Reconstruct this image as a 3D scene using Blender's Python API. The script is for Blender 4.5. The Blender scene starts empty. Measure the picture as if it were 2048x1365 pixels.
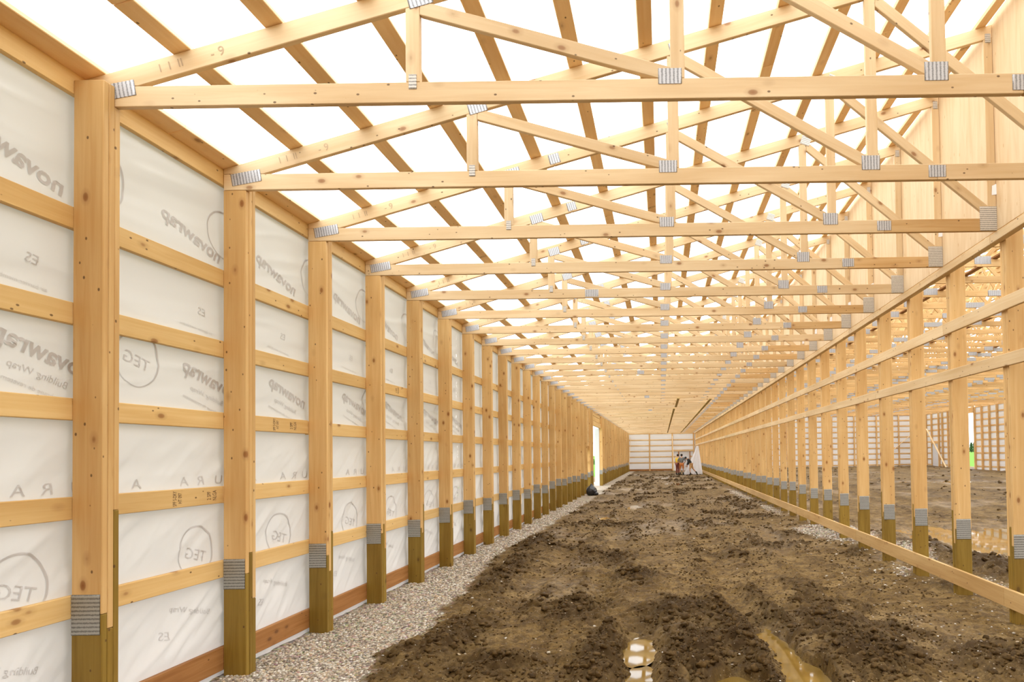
import bpy, bmesh, math, random
import numpy as np
from mathutils import Vector, Matrix

random.seed(7)
rng = np.random.default_rng(11)
scene = bpy.context.scene
COL = scene.collection

# ------------------------------------------------------------------ camera
F_PX, PPX, PPY, CAM_H = 1245.0, 1323.0, 883.0, 1.755
cam_data = bpy.data.cameras.new('camera')
cam_data.sensor_width = 36.0
cam_data.lens = 36.0 * F_PX / 2048.0
cam_data.shift_x = (1024.0 - PPX) / 2048.0
cam_data.shift_y = (PPY - 682.5) / 2048.0
cam_data.clip_start, cam_data.clip_end = 0.05, 3000
cam = bpy.data.objects.new('camera', cam_data)
COL.objects.link(cam)
cam.matrix_world = (Matrix.Translation((0, 0, CAM_H)) @ Matrix.Rotation(math.pi / 2 + math.radians(1.2), 4, 'X')
                    @ Matrix.Rotation(-0.015, 4, 'Z'))
scene.camera = cam

# ------------------------------------------------------------------ sky: flat bright overcast
world = bpy.data.worlds.new('overcast_sky')
scene.world = world
world.use_nodes = True
bg = world.node_tree.nodes['Background']
bg.inputs['Color'].default_value = (0.97, 0.985, 1.0, 1)
bg.inputs['Strength'].default_value = 3.45
scene.view_settings.view_transform = 'Standard'
scene.view_settings.look = 'None'
scene.view_settings.gamma = 1.0
scene.view_settings.use_curve_mapping = False
scene.view_settings.exposure = 0.1
scene.cycles.max_bounces = 14
scene.cycles.diffuse_bounces = 12
scene.cycles.glossy_bounces = 3

# ------------------------------------------------------------------ materials
def new_mat(name):
    m = bpy.data.materials.new(name)
    m.use_nodes = True
    nt = m.node_tree
    nt.nodes.clear()
    out = nt.nodes.new('ShaderNodeOutputMaterial')
    return m, nt, out

def nd(nt, typ, **kw):
    n = nt.nodes.new(typ)
    for k, v in kw.items():
        if k.startswith('i_'):
            n.inputs[k[2:].replace('_', ' ')].default_value = v
        else:
            setattr(n, k, v)
    return n

def ramp(nt, stops, interp='LINEAR'):
    r = nt.nodes.new('ShaderNodeValToRGB')
    r.color_ramp.interpolation = interp
    e = r.color_ramp.elements
    while len(e) < len(stops):
        e.new(0.5)
    for el, (p, c) in zip(e, stops):
        el.position = p
        el.color = (*c, 1) if len(c) == 3 else c
    return r

def mixc(nt, fac, a, b, blend='MIX'):
    m = nt.nodes.new('ShaderNodeMix')
    m.data_type = 'RGBA'
    m.blend_type = blend
    for sock, v in ((m.inputs[0], fac), (m.inputs[6], a), (m.inputs[7], b)):
        if hasattr(v, 'is_linked') or hasattr(v, 'links'):
            nt.links.new(v, sock)
        else:
            sock.default_value = v if not isinstance(v, tuple) else ((*v, 1) if len(v) == 3 else v)
    return m.outputs[2]

def wood(name, light, dark, knot=(0.24, 0.085, 0.018), rough=0.55, vary=0.16, knots=1.0):
    """sawn softwood: grain runs along the board's local X"""
    m, nt, out = new_mat(name)
    L = nt.links.new
    tc = nd(nt, 'ShaderNodeTexCoord')
    oi = nd(nt, 'ShaderNodeObjectInfo')
    mul = nd(nt, 'ShaderNodeVectorMath', operation='SCALE')
    comb = nd(nt, 'ShaderNodeCombineXYZ')
    L(oi.outputs['Random'], comb.inputs[0]); L(oi.outputs['Random'], comb.inputs[1]); L(oi.outputs['Random'], comb.inputs[2])
    L(comb.outputs[0], mul.inputs[0]); mul.inputs['Scale'].default_value = 91.7
    add = nd(nt, 'ShaderNodeVectorMath', operation='ADD')
    L(tc.outputs['Object'], add.inputs[0]); L(mul.outputs[0], add.inputs[1])
    mp = nd(nt, 'ShaderNodeMapping'); mp.inputs['Scale'].default_value = (1.3, 26, 26)
    L(add.outputs[0], mp.inputs[0])
    gr = nd(nt, 'ShaderNodeTexNoise', i_Scale=1.0, i_Detail=3.0, i_Roughness=0.6, i_Distortion=0.7)
    L(mp.outputs[0], gr.inputs['Vector'])
    r1 = ramp(nt, [(0.3, dark), (0.68, light)])
    L(gr.outputs['Fac'], r1.inputs[0])
    # broad tone
    mp2 = nd(nt, 'ShaderNodeMapping'); mp2.inputs['Scale'].default_value = (0.9, 4, 4)
    L(add.outputs[0], mp2.inputs[0])
    br = nd(nt, 'ShaderNodeTexNoise', i_Scale=1.0, i_Detail=1.0)
    L(mp2.outputs[0], br.inputs['Vector'])
    r2 = ramp(nt, [(0.3, (0.86, 0.80, 0.72)), (0.65, (1, 1, 1))])
    L(br.outputs['Fac'], r2.inputs[0])
    c = mixc(nt, 1.0, r1.outputs[0], r2.outputs[0], 'MULTIPLY')
    # knots
    mp3 = nd(nt, 'ShaderNodeMapping'); mp3.inputs['Scale'].default_value = (3.4, 6.0, 6.0)
    L(add.outputs[0], mp3.inputs[0])
    vo = nd(nt, 'ShaderNodeTexVoronoi', i_Scale=1.0, i_Randomness=1.0)
    L(mp3.outputs[0], vo.inputs['Vector'])
    r3 = ramp(nt, [(0.0, (1, 1, 1)), (0.085, (0.8, 0.8, 0.8)), (0.12, (0.25, 0.25, 0.25)), (0.22, (0, 0, 0))])
    L(vo.outputs['Distance'], r3.inputs[0])
    kf = nd(nt, 'ShaderNodeMath', operation='MULTIPLY'); kf.inputs[1].default_value = 0.85 * knots
    L(r3.outputs[0], kf.inputs[0])
    c = mixc(nt, kf.outputs[0], c, knot)
    # nail heads and specks
    mp4 = nd(nt, 'ShaderNodeMapping'); mp4.inputs['Scale'].default_value = (8.5, 13, 13)
    L(add.outputs[0], mp4.inputs[0])
    v2 = nd(nt, 'ShaderNodeTexVoronoi', i_Scale=1.0, i_Randomness=1.0)
    L(mp4.outputs[0], v2.inputs['Vector'])
    r4 = ramp(nt, [(0.0, (0.9, 0.9, 0.9)), (0.075, (0.75, 0.75, 0.75)), (0.10, (0, 0, 0))])
    L(v2.outputs['Distance'], r4.inputs[0])
    c = mixc(nt, r4.outputs[0], c, (0.09, 0.04, 0.015))
    # each board its own tone
    hsv = nd(nt, 'ShaderNodeHueSaturation')
    mr = nd(nt, 'ShaderNodeMapRange'); mr.inputs['To Min'].default_value = 1.0 - vary; mr.inputs['To Max'].default_value = 1.0 + vary * 0.55
    L(oi.outputs['Random'], mr.inputs['Value']); L(mr.outputs[0], hsv.inputs['Value'])
    L(c, hsv.inputs['Color'])
    b = nd(nt, 'ShaderNodeBsdfPrincipled', i_Roughness=rough)
    b.inputs['Specular IOR Level'].default_value = 0.25
    L(hsv.outputs[0], b.inputs['Base Color'])
    bp = nd(nt, 'ShaderNodeBump', i_Strength=0.12, i_Distance=0.002)
    L(gr.outputs['Fac'], bp.inputs['Height']); L(bp.outputs[0], b.inputs['Normal'])
    L(b.outputs[0], out.inputs[0])
    return m

W_TRUSS = wood('spruce_truss', (0.765, 0.605, 0.375), (0.695, 0.515, 0.295), vary=0.09, knots=1.0)
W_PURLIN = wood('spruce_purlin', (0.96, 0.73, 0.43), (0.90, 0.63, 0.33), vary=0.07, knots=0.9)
W_POST = wood('spruce_post', (0.735, 0.50, 0.225), (0.655, 0.405, 0.155), vary=0.11, knots=1.15)
W_GIRT = wood('spruce_girt', (0.77, 0.545, 0.245), (0.70, 0.455, 0.175), vary=0.09)
W_RAIL = wood('spruce_rail', (0.77, 0.60, 0.36), (0.70, 0.505, 0.27), vary=0.07)
W_TREAT = wood('treated_green', (0.30, 0.195, 0.035), (0.225, 0.137, 0.018), knot=(0.09, 0.045, 0.01), vary=0.15)
W_SKIRT = wood('treated_brown', (0.42, 0.205, 0.07), (0.30, 0.13, 0.036), knot=(0.12, 0.05, 0.02), vary=0.1)
W_MAIN = wood('spruce_hall', (0.78, 0.545, 0.27), (0.68, 0.43, 0.175), vary=0.17)
W_TRUSS2 = wood('spruce_truss_orange', (0.72, 0.50, 0.25), (0.63, 0.40, 0.165), vary=0.12)
W_PALE = wood('pale_brace', (0.88, 0.72, 0.46), (0.80, 0.61, 0.35), vary=0.06, knots=0.4)
W_SILL = wood('spruce_sill', (0.62, 0.42, 0.19), (0.53, 0.34, 0.135), vary=0.08)
W_BRACE = wood('weathered_brace', (0.62, 0.47, 0.20), (0.50, 0.36, 0.13), vary=0.06, knots=0.8)

def plywood_mat():
    m, nt, out = new_mat('plywood_face')
    L = nt.links.new
    tc = nd(nt, 'ShaderNodeTexCoord'); oi = nd(nt, 'ShaderNodeObjectInfo')
    add = nd(nt, 'ShaderNodeVectorMath', operation='ADD')
    sc = nd(nt, 'ShaderNodeMath', operation='MULTIPLY'); sc.inputs[1].default_value = 47.0
    L(oi.outputs['Random'], sc.inputs[0])
    L(tc.outputs['Object'], add.inputs[0]); L(sc.outputs[0], add.inputs[1])
    mp = nd(nt, 'ShaderNodeMapping'); mp.inputs['Scale'].default_value = (1.1, 9, 9)
    L(add.outputs[0], mp.inputs[0])
    n = nd(nt, 'ShaderNodeTexNoise', i_Scale=1.0, i_Detail=4.0, i_Distortion=1.2)
    L(mp.outputs[0], n.inputs['Vector'])
    r = ramp(nt, [(0.3, (0.64, 0.455, 0.255)), (0.62, (0.72, 0.555, 0.345))])
    L(n.outputs['Fac'], r.inputs[0])
    mp2 = nd(nt, 'ShaderNodeMapping'); mp2.inputs['Scale'].default_value = (4.5, 14, 14)
    L(add.outputs[0], mp2.inputs[0])
    v = nd(nt, 'ShaderNodeTexVoronoi', i_Scale=1.0); L(mp2.outputs[0], v.inputs['Vector'])
    r2 = ramp(nt, [(0.0, (0.7, 0.7, 0.7)), (0.07, (0.5, 0.5, 0.5)), (0.12, (0, 0, 0))]); L(v.outputs['Distance'], r2.inputs[0])
    c = mixc(nt, r2.outputs[0], r.outputs[0], (0.48, 0.24, 0.08))
    b = nd(nt, 'ShaderNodeBsdfPrincipled', i_Roughness=0.6)
    b.inputs['Specular IOR Level'].default_value = 0.2
    L(c, b.inputs['Base Color']); L(b.outputs[0], out.inputs[0])
    return m
M_PLY = plywood_mat()

def metal_mat(name, col, axis, period):
    """galvanised connector plate punched with rows of slots across `axis`"""
    m, nt, out = new_mat(name)
    L = nt.links.new
    tc = nd(nt, 'ShaderNodeTexCoord')
    sp = nd(nt, 'ShaderNodeSeparateXYZ'); L(tc.outputs['Object'], sp.inputs[0])
    fr = nd(nt, 'ShaderNodeMath', operation='MULTIPLY'); fr.inputs[1].default_value = 2 * math.pi / period
    L(sp.outputs[axis], fr.inputs[0])
    sn = nd(nt, 'ShaderNodeMath', operation='COSINE'); L(fr.outputs[0], sn.inputs[0])
    n = nd(nt, 'ShaderNodeTexNoise', i_Scale=140.0, i_Detail=1.0); L(tc.outputs['Object'], n.inputs['Vector'])
    ad = nd(nt, 'ShaderNodeMath', operation='MULTIPLY_ADD'); ad.inputs[1].default_value = 2.4; L(n.outputs['Fac'], ad.inputs[0]); L(sn.outputs[0], ad.inputs[2])
    r = ramp(nt, [(0.42, (0.93, 0.93, 0.93)), (0.62, (0.50, 0.50, 0.50)), (0.85, (0.34, 0.34, 0.34))])
    mr = nd(nt, 'ShaderNodeMapRange'); mr.inputs['From Min'].default_value = -0.6; mr.inputs['From Max'].default_value = 3.2
    L(ad.outputs[0], mr.inputs['Value']); L(mr.outputs[0], r.inputs[0])
    c = mixc(nt, 1.0, (*col, 1), r.outputs[0], 'MULTIPLY')
    b = nd(nt, 'ShaderNodeBsdfPrincipled', i_Roughness=0.5, i_Metallic=0.25)
    L(c, b.inputs['Base Color']); L(b.outputs[0], out.inputs[0])
    return m
M_PLATE_V = metal_mat('galvanised_nail_plate_upright', (0.60, 0.61, 0.63), 0, 0.0245)
M_PLATE_H = metal_mat('galvanised_nail_plate_level', (0.72, 0.69, 0.63), 2, 0.0205)
M_SPLICE = metal_mat('galvanised_splice_plate', (0.42, 0.42, 0.39), 2, 0.0243)

def plain(name, col, rough=0.7, metallic=0.0, spec=0.3, translucent=0.0):
    m, nt, out = new_mat(name)
    b = nd(nt, 'ShaderNodeBsdfPrincipled', i_Roughness=rough, i_Metallic=metallic)
    b.inputs['Base Color'].default_value = (*col, 1)
    b.inputs['Specular IOR Level'].default_value = spec
    if translucent > 0:
        t = nd(nt, 'ShaderNodeBsdfTranslucent'); t.inputs[0].default_value = (*col, 1)
        mx = nd(nt, 'ShaderNodeMixShader'); mx.inputs[0].default_value = translucent
        nt.links.new(b.outputs[0], mx.inputs[1]); nt.links.new(t.outputs[0], mx.inputs[2])
        nt.links.new(mx.outputs[0], out.inputs[0])
    else:
        nt.links.new(b.outputs[0], out.inputs[0])
    return m

M_WRAP = plain('house_wrap_membrane', (0.65, 0.635, 0.625), 0.42, spec=0.4, translucent=0.15)
M_PRINT = plain('faded_print', (0.58, 0.565, 0.555), 0.45, spec=0.4, translucent=0.15)
M_INK = plain('stamp_ink', (0.10, 0.06, 0.035), 0.8)
M_PENCIL = plain('pencil_mark', (0.46, 0.34, 0.21), 0.8)
M_TARP = plain('white_tarp', (0.90, 0.91, 0.93), 0.5, translucent=0.35)
M_PAPER = plain('paper_tag', (0.90, 0.91, 0.94), 0.5)
M_WHITE = plain('white_trim', (0.62, 0.63, 0.65), 0.5)
M_BAG = plain('black_plastic', (0.012, 0.012, 0.014), 0.28, spec=0.6)
M_SKIN = plain('skin', (0.50, 0.30, 0.20), 0.6)
M_HAIR = plain('dark_hair', (0.02, 0.013, 0.01), 0.7)
M_YELLOW = plain('yellow_vest', (0.75, 0.50, 0.04), 0.8)
M_GREY = plain('grey_shirt', (0.16, 0.17, 0.17), 0.85)
M_BLACK = plain('black_hoodie', (0.03, 0.033, 0.035), 0.85)
M_TAN = plain('tan_shorts', (0.55, 0.33, 0.14), 0.85)
M_RUST = plain('rust_shorts', (0.55, 0.20, 0.06), 0.85)
M_MAROON = plain('maroon_trousers', (0.22, 0.07, 0.05), 0.85)
M_BOOT = plain('dark_boots', (0.03, 0.03, 0.025), 0.7)
M_TRUNK = plain('tree_bark', (0.10, 0.07, 0.045), 0.9)

def noise_mat(name, stops, scale, rough=0.9, obj=True, detail=4.0, bump=0.0):
    m, nt, out = new_mat(name)
    L = nt.links.new
    tc = nd(nt, 'ShaderNodeTexCoord')
    n = nd(nt, 'ShaderNodeTexNoise', i_Scale=scale, i_Detail=detail, i_Roughness=0.65)
    L(tc.outputs['Object'], n.inputs['Vector'])
    r = ramp(nt, stops); L(n.outputs['Fac'], r.inputs[0])
    b = nd(nt, 'ShaderNodeBsdfPrincipled', i_Roughness=rough)
    b.inputs['Specular IOR Level'].default_value = 0.12
    L(r.outputs[0], b.inputs['Base Color'])
    if bump:
        bp = nd(nt, 'ShaderNodeBump', i_Strength=bump, i_Distance=0.02); L(n.outputs['Fac'], bp.inputs['Height']); L(bp.outputs[0], b.inputs['Normal'])
    L(b.outputs[0], out.inputs[0])
    return m
M_LAWN = noise_mat('bright_grass', [(0.3, (0.075, 0.20, 0.010)), (0.7, (0.13, 0.29, 0.02))], 3.0)
M_YARD = noise_mat('bare_yard_soil', [(0.3, (0.15, 0.10, 0.05)), (0.7, (0.30, 0.22, 0.13))], 1.5)
M_LEAF = noise_mat('tree_leaf', [(0.3, (0.035, 0.09, 0.03)), (0.7, (0.08, 0.16, 0.05))], 1.0)

def mud_mat():
    m, nt, out = new_mat('wet_mud')
    L = nt.links.new
    tc = nd(nt, 'ShaderNodeTexCoord')
    at = nd(nt, 'ShaderNodeAttribute', attribute_name='soil')      # r gravel, g freshly churned, b wet
    sep = nd(nt, 'ShaderNodeSeparateColor'); L(at.outputs['Color'], sep.inputs[0])
    n1 = nd(nt, 'ShaderNodeTexNoise', i_Scale=2.2, i_Detail=6.0, i_Roughness=0.65); L(tc.outputs['Object'], n1.inputs['Vector'])
    r1 = ramp(nt, [(0.30, (0.092, 0.052, 0.013)), (0.50, (0.185, 0.115, 0.036)), (0.70, (0.285, 0.192, 0.076))]); L(n1.outputs['Fac'], r1.inputs[0])
    n2 = nd(nt, 'ShaderNodeTexNoise', i_Scale=38.0, i_Detail=5.0, i_Roughness=0.7); L(tc.outputs['Object'], n2.inputs['Vector'])
    r2 = ramp(nt, [(0.32, (0.52, 0.50, 0.47)), (0.6, (1.08, 1.08, 1.08))]); L(n2.outputs['Fac'], r2.inputs[0])
    c = mixc(nt, 1.0, r1.outputs[0], r2.outputs[0], 'MULTIPLY')
    n3 = nd(nt, 'ShaderNodeTexNoise', i_Scale=7.5, i_Detail=5.0, i_Roughness=0.7); L(tc.outputs['Object'], n3.inputs['Vector'])
    r3 = ramp(nt, [(0.47, (0, 0, 0)), (0.60, (0.72, 0.72, 0.72))]); L(n3.outputs['Fac'], r3.inputs[0])
    c = mixc(nt, r3.outputs[0], c, (0.060, 0.033, 0.010))
    c = mixc(nt, sep.outputs[1], c, (0.040, 0.021, 0.005))
    # pale grit pressed into the mud
    v = nd(nt, 'ShaderNodeTexVoronoi', i_Scale=26.0); L(tc.outputs['Object'], v.inputs['Vector'])
    rv = ramp(nt, [(0.0, (0.8, 0.8, 0.8)), (0.09, (0.6, 0.6, 0.6)), (0.13, (0, 0, 0))]); L(v.outputs['Distance'], rv.inputs[0])
    c = mixc(nt, rv.outputs[0], c, (0.42, 0.34, 0.24))
    # gravel
    vg = nd(nt, 'ShaderNodeTexVoronoi', i_Scale=30.0); L(tc.outputs['Object'], vg.inputs['Vector'])
    rg = ramp(nt, [(0.0, (0.58, 0.52, 0.43)), (0.45, (0.40, 0.34, 0.26)), (0.75, (0.12, 0.09, 0.06))]); L(vg.outputs['Distance'], rg.inputs[0])
    gtone = mixc(nt, 0.35, rg.outputs[0], vg.outputs['Color'], 'SOFT_LIGHT')
    c = mixc(nt, sep.outputs[0], c, gtone)
    b = nd(nt, 'ShaderNodeBsdfPrincipled')
    L(c, b.inputs['Base Color'])
    rr = nd(nt, 'ShaderNodeMapRange'); rr.inputs['To Min'].default_value = 0.70; rr.inputs['To Max'].default_value = 0.24
    L(sep.outputs[2], rr.inputs['Value']); L(rr.outputs[0], b.inputs['Roughness'])
    b.inputs['Specular IOR Level'].default_value = 0.16
    bp = nd(nt, 'ShaderNodeBump', i_Strength=0.8, i_Distance=0.012); L(n2.outputs['Fac'], bp.inputs['Height']); L(bp.outputs[0], b.inputs['Normal'])
    L(b.outputs[0], out.inputs[0])
    return m
M_MUD = mud_mat()
M_CLOD = noise_mat('churned_mud_clods', [(0.3, (0.030, 0.016, 0.004)), (0.7, (0.115, 0.066, 0.019))], 14.0, rough=0.6, bump=0.5)
def pebble_mat():
    m, nt, out = new_mat('gravel_pebbles')
    L = nt.links.new
    at = nd(nt, 'ShaderNodeAttribute', attribute_name='tone')
    b = nd(nt, 'ShaderNodeBsdfPrincipled', i_Roughness=0.75)
    L(at.outputs['Color'], b.inputs['Base Color']); L(b.outputs[0], out.inputs[0])
    return m
M_PEB = pebble_mat()
def water_mat():
    m, nt, out = new_mat('muddy_water')
    L = nt.links.new
    tc = nd(nt, 'ShaderNodeTexCoord')
    n = nd(nt, 'ShaderNodeTexNoise', i_Scale=3.0, i_Detail=2.0); L(tc.outputs['Object'], n.inputs['Vector'])
    r = ramp(nt, [(0.3, (0.15, 0.085, 0.014)), (0.7, (0.23, 0.145, 0.032))]); L(n.outputs['Fac'], r.inputs[0])
    b = nd(nt, 'ShaderNodeBsdfPrincipled', i_Roughness=0.03, i_IOR=1.33)
    b.inputs['Specular IOR Level'].default_value = 0.9
    L(r.outputs[0], b.inputs['Base Color']); L(b.outputs[0], out.inputs[0])
    return m
M_WATER = water_mat()

# ------------------------------------------------------------------ object helpers
def link(name, data, parent=None):
    o = bpy.data.objects.new(name, data)
    COL.objects.link(o)
    if parent is not None:
        o.parent = parent
    return o

def empty(name, loc=(0, 0, 0)):
    o = link(name, None)
    o.location = loc
    o.empty_display_size = 0.2
    return o

def tag(o, label=None, cat=None, group=None, kind=None):
    if label: o['label'] = label
    if cat: o['category'] = cat
    if group: o['group'] = group
    if kind: o['kind'] = kind
    return o

def copy_tree(o, parent=None):
    c = o.copy(); COL.objects.link(c)
    c.parent = parent
    for ch in o.children:
        copy_tree(ch, c)
    return c

ONES = ['zeroth', 'first', 'second', 'third', 'fourth', 'fifth', 'sixth', 'seventh', 'eighth', 'ninth', 'tenth', 'eleventh', 'twelfth',
        'thirteenth', 'fourteenth', 'fifteenth', 'sixteenth', 'seventeenth', 'eighteenth', 'nineteenth']
TENS = {2: 'twent', 3: 'thirt', 4: 'fort', 5: 'fift'}
def ordinal(n):
    if n < 20: return ONES[n]
    t, u = divmod(n, 10)
    return TENS[t] + 'ieth' if u == 0 else TENS[t] + 'y-' + ONES[u]

_cache = {}
def board_mesh(L, W, T, mat, c=0.004):
    """chamfered board: X 0..L, Y 0..T, Z 0..W"""
    key = (round(L, 3), round(W, 3), round(T, 3), mat.name, c)
    if key in _cache: return _cache[key]
    bm = bmesh.new()
    bmesh.ops.create_cube(bm, size=1.0)
    for v in bm.verts:
        v.co = Vector(((v.co.x + .5) * L, (v.co.y + .5) * T, (v.co.z + .5) * W))
    if c > 0:
        bmesh.ops.bevel(bm, geom=bm.edges[:], offset=c, segments=1, affect='EDGES', profile=0.5)
    me = bpy.data.meshes.new('board'); bm.to_mesh(me); bm.free()
    me.materials.append(mat)
    _cache[key] = me
    return me

def frame(o, xd, zd, loc):
    xd = Vector(xd).normalized(); zd = Vector(zd)
    yd = zd.cross(xd).normalized(); zd = xd.cross(yd)
    o.matrix_local = Matrix(((xd.x, yd.x, zd.x, loc[0]), (xd.y, yd.y, zd.y, loc[1]), (xd.z, yd.z, zd.z, loc[2]), (0, 0, 0, 1)))
    return o

def vboard(name, parent, x, y, z0, z1, wx, ty, mat):
    """upright board filling x..x+wx, y..y+ty, z0..z1 (in the parent's frame)"""
    o = link(name, board_mesh(z1 - z0, wx, ty, mat), parent)
    # local X->world Z, local Z->world X, local Y->world Y
    o.matrix_local = Matrix(((0, 0, 1, x), (0, 1, 0, y), (1, 0, 0, z0), (0, 0, 0, 1)))
    return o

def yboard(name, parent, x, y0, y1, z, tx, wz, mat):
    """board running along Y: fills x..x+tx, y0..y1, z..z+wz"""
    o = link(name, board_mesh(y1 - y0, wz, tx, mat), parent)
    o.matrix_local = Matrix(((0, 1, 0, x), (1, 0, 0, y0), (0, 0, 1, z), (0, 0, 0, 1)))
    return o

def xboard(name, parent, x0, x1, y, z, ty, wz, mat):
    o = link(name, board_mesh(x1 - x0, wz, ty, mat), parent)
    o.matrix_local = Matrix.Translation((x0, y, z))
    return o

def bar(name, parent, p0, p1, w, t, mat, up=(0, 0, 1)):
    """board between two points, wide face up to `up`"""
    p0 = Vector(p0); p1 = Vector(p1); d = (p1 - p0)
    o = link(name, board_mesh(d.length, w, t, mat), parent)
    xd = d.normalized(); yd = Vector(up).cross(xd).normalized(); zd = xd.cross(yd)
    loc = p0 - yd * t / 2 - zd * w / 2
    return frame(o, xd, zd, loc)

def mesh_np(name, verts, quads=None, tris=None, mat=None, smooth=False):
    me = bpy.data.meshes.new(name)
    verts = np.asarray(verts, dtype=np.float32).reshape(-1, 3)
    faces = quads if quads is not None else tris
    k = 4 if quads is not None else 3
    faces = np.asarray(faces, dtype=np.int32).reshape(-1, k)
    me.vertices.add(len(verts)); me.vertices.foreach_set('co', verts.ravel())
    me.loops.add(faces.size); me.loops.foreach_set('vertex_index', faces.ravel())
    me.polygons.add(len(faces))
    me.polygons.foreach_set('loop_start', np.arange(0, faces.size, k, dtype=np.int32))
    me.polygons.foreach_set('loop_total', np.full(len(faces), k, dtype=np.int32))
    if smooth: me.polygons.foreach_set('use_smooth', np.ones(len(faces), dtype=bool))
    me.update(calc_edges=True); me.validate()
    if mat: me.materials.append(mat)
    return me

def grid_quads(nr, nc):
    i = np.arange(nr - 1)[:, None] * nc + np.arange(nc - 1)[None, :]
    return np.stack([i, i + 1, i + nc + 1, i + nc], -1).reshape(-1, 4)

def vcol(me, name, rgb):
    a = me.color_attributes.new(name, 'FLOAT_COLOR', 'POINT')
    n = len(me.vertices)
    arr = np.ones((n, 4), dtype=np.float32); arr[:, :3] = rgb
    a.data.foreach_set('color', arr.ravel())

# ------------------------------------------------------------------ noise
_perm = rng.random(65536).astype(np.float32)
def vnoise(x, y, seed=0):
    xi = np.floor(x).astype(np.int64); yi = np.floor(y).astype(np.int64)
    fx = x - xi; fy = y - yi
    fx = fx * fx * (3 - 2 * fx); fy = fy * fy * (3 - 2 * fy)
    def h(a, b): return _perm[((a * 73856093) ^ (b * 19349663) ^ (seed * 83492791)) & 65535]
    return ((h(xi, yi) * (1 - fx) + h(xi + 1, yi) * fx) * (1 - fy) + (h(xi, yi + 1) * (1 - fx) + h(xi + 1, yi + 1) * fx) * fy) * 2 - 1
def fbm(x, y, o=4, seed=0, g=0.5):
    s = 0; a = 1.0; t = 0
    for k in range(o):
        s = s + a * vnoise(x * 2 ** k, y * 2 ** k, seed + k); t += a; a *= g
    return s / t
def worley(x, y, seed=0):
    xi = np.floor(x).astype(np.int64); yi = np.floor(y).astype(np.int64)
    best = np.full(x.shape, 9.0)
    for dx in (-1, 0, 1):
        for dy in (-1, 0, 1):
            a = xi + dx; b = yi + dy
            hx = _perm[((a * 73856093) ^ (b * 19349663) ^ (seed * 83492791)) & 65535]
            hy = _perm[((a * 19349663) ^ (b * 83492791) ^ (seed * 73856093 + 17)) & 65535]
            d = (a + hx - x) ** 2 + (b + hy - y) ** 2
            best = np.minimum(best, d)
    return np.sqrt(best)
def sstep(a, b, x):
    t = np.clip((x - a) / (b - a), 0, 1)
    return t * t * (3 - 2 * t)

# ------------------------------------------------------------------ the floor: churned mud with ruts, gravel beside the wrapped wall
S = 1.22                       # bay length
Y0 = 3.84                      # first truss in view
NB = 51
DK = [Y0 + S * k for k in range(NB)]
Y_END = 65.05
WATER_Z = -0.045
# (x, y, half width, half length, bend)
PUD = [(-0.24, 5.72, 0.15, 0.36, 0.02), (-0.20, 4.98, 0.12, 0.30, 0.02), (1.13, 5.05, 0.17, 1.15, -0.11), (0.52, 4.70, 0.22, 0.32, 0.0), (-0.85, 21.2, 0.36, 0.75, 0.0), (-1.55, 17.6, 0.30, 0.55, 0.0),
       (6.9, 12.0, 2.2, 2.6, 0.0), (15.7, 35.0, 3.4, 1.1, 0.0), (0.75, 37.0, 0.6, 1.4, 0.0), (0.2, 47.0, 0.8, 1.6, 0.0)]

def gravel_edge(Y):
    return -2.40 - 0.55 * sstep(4.5, 12, Y) + 0.12 * sstep(13, 20, Y) + 0.16 * fbm(Y * 0.9, Y * 0 + 3.1, 3, 5)

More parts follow.
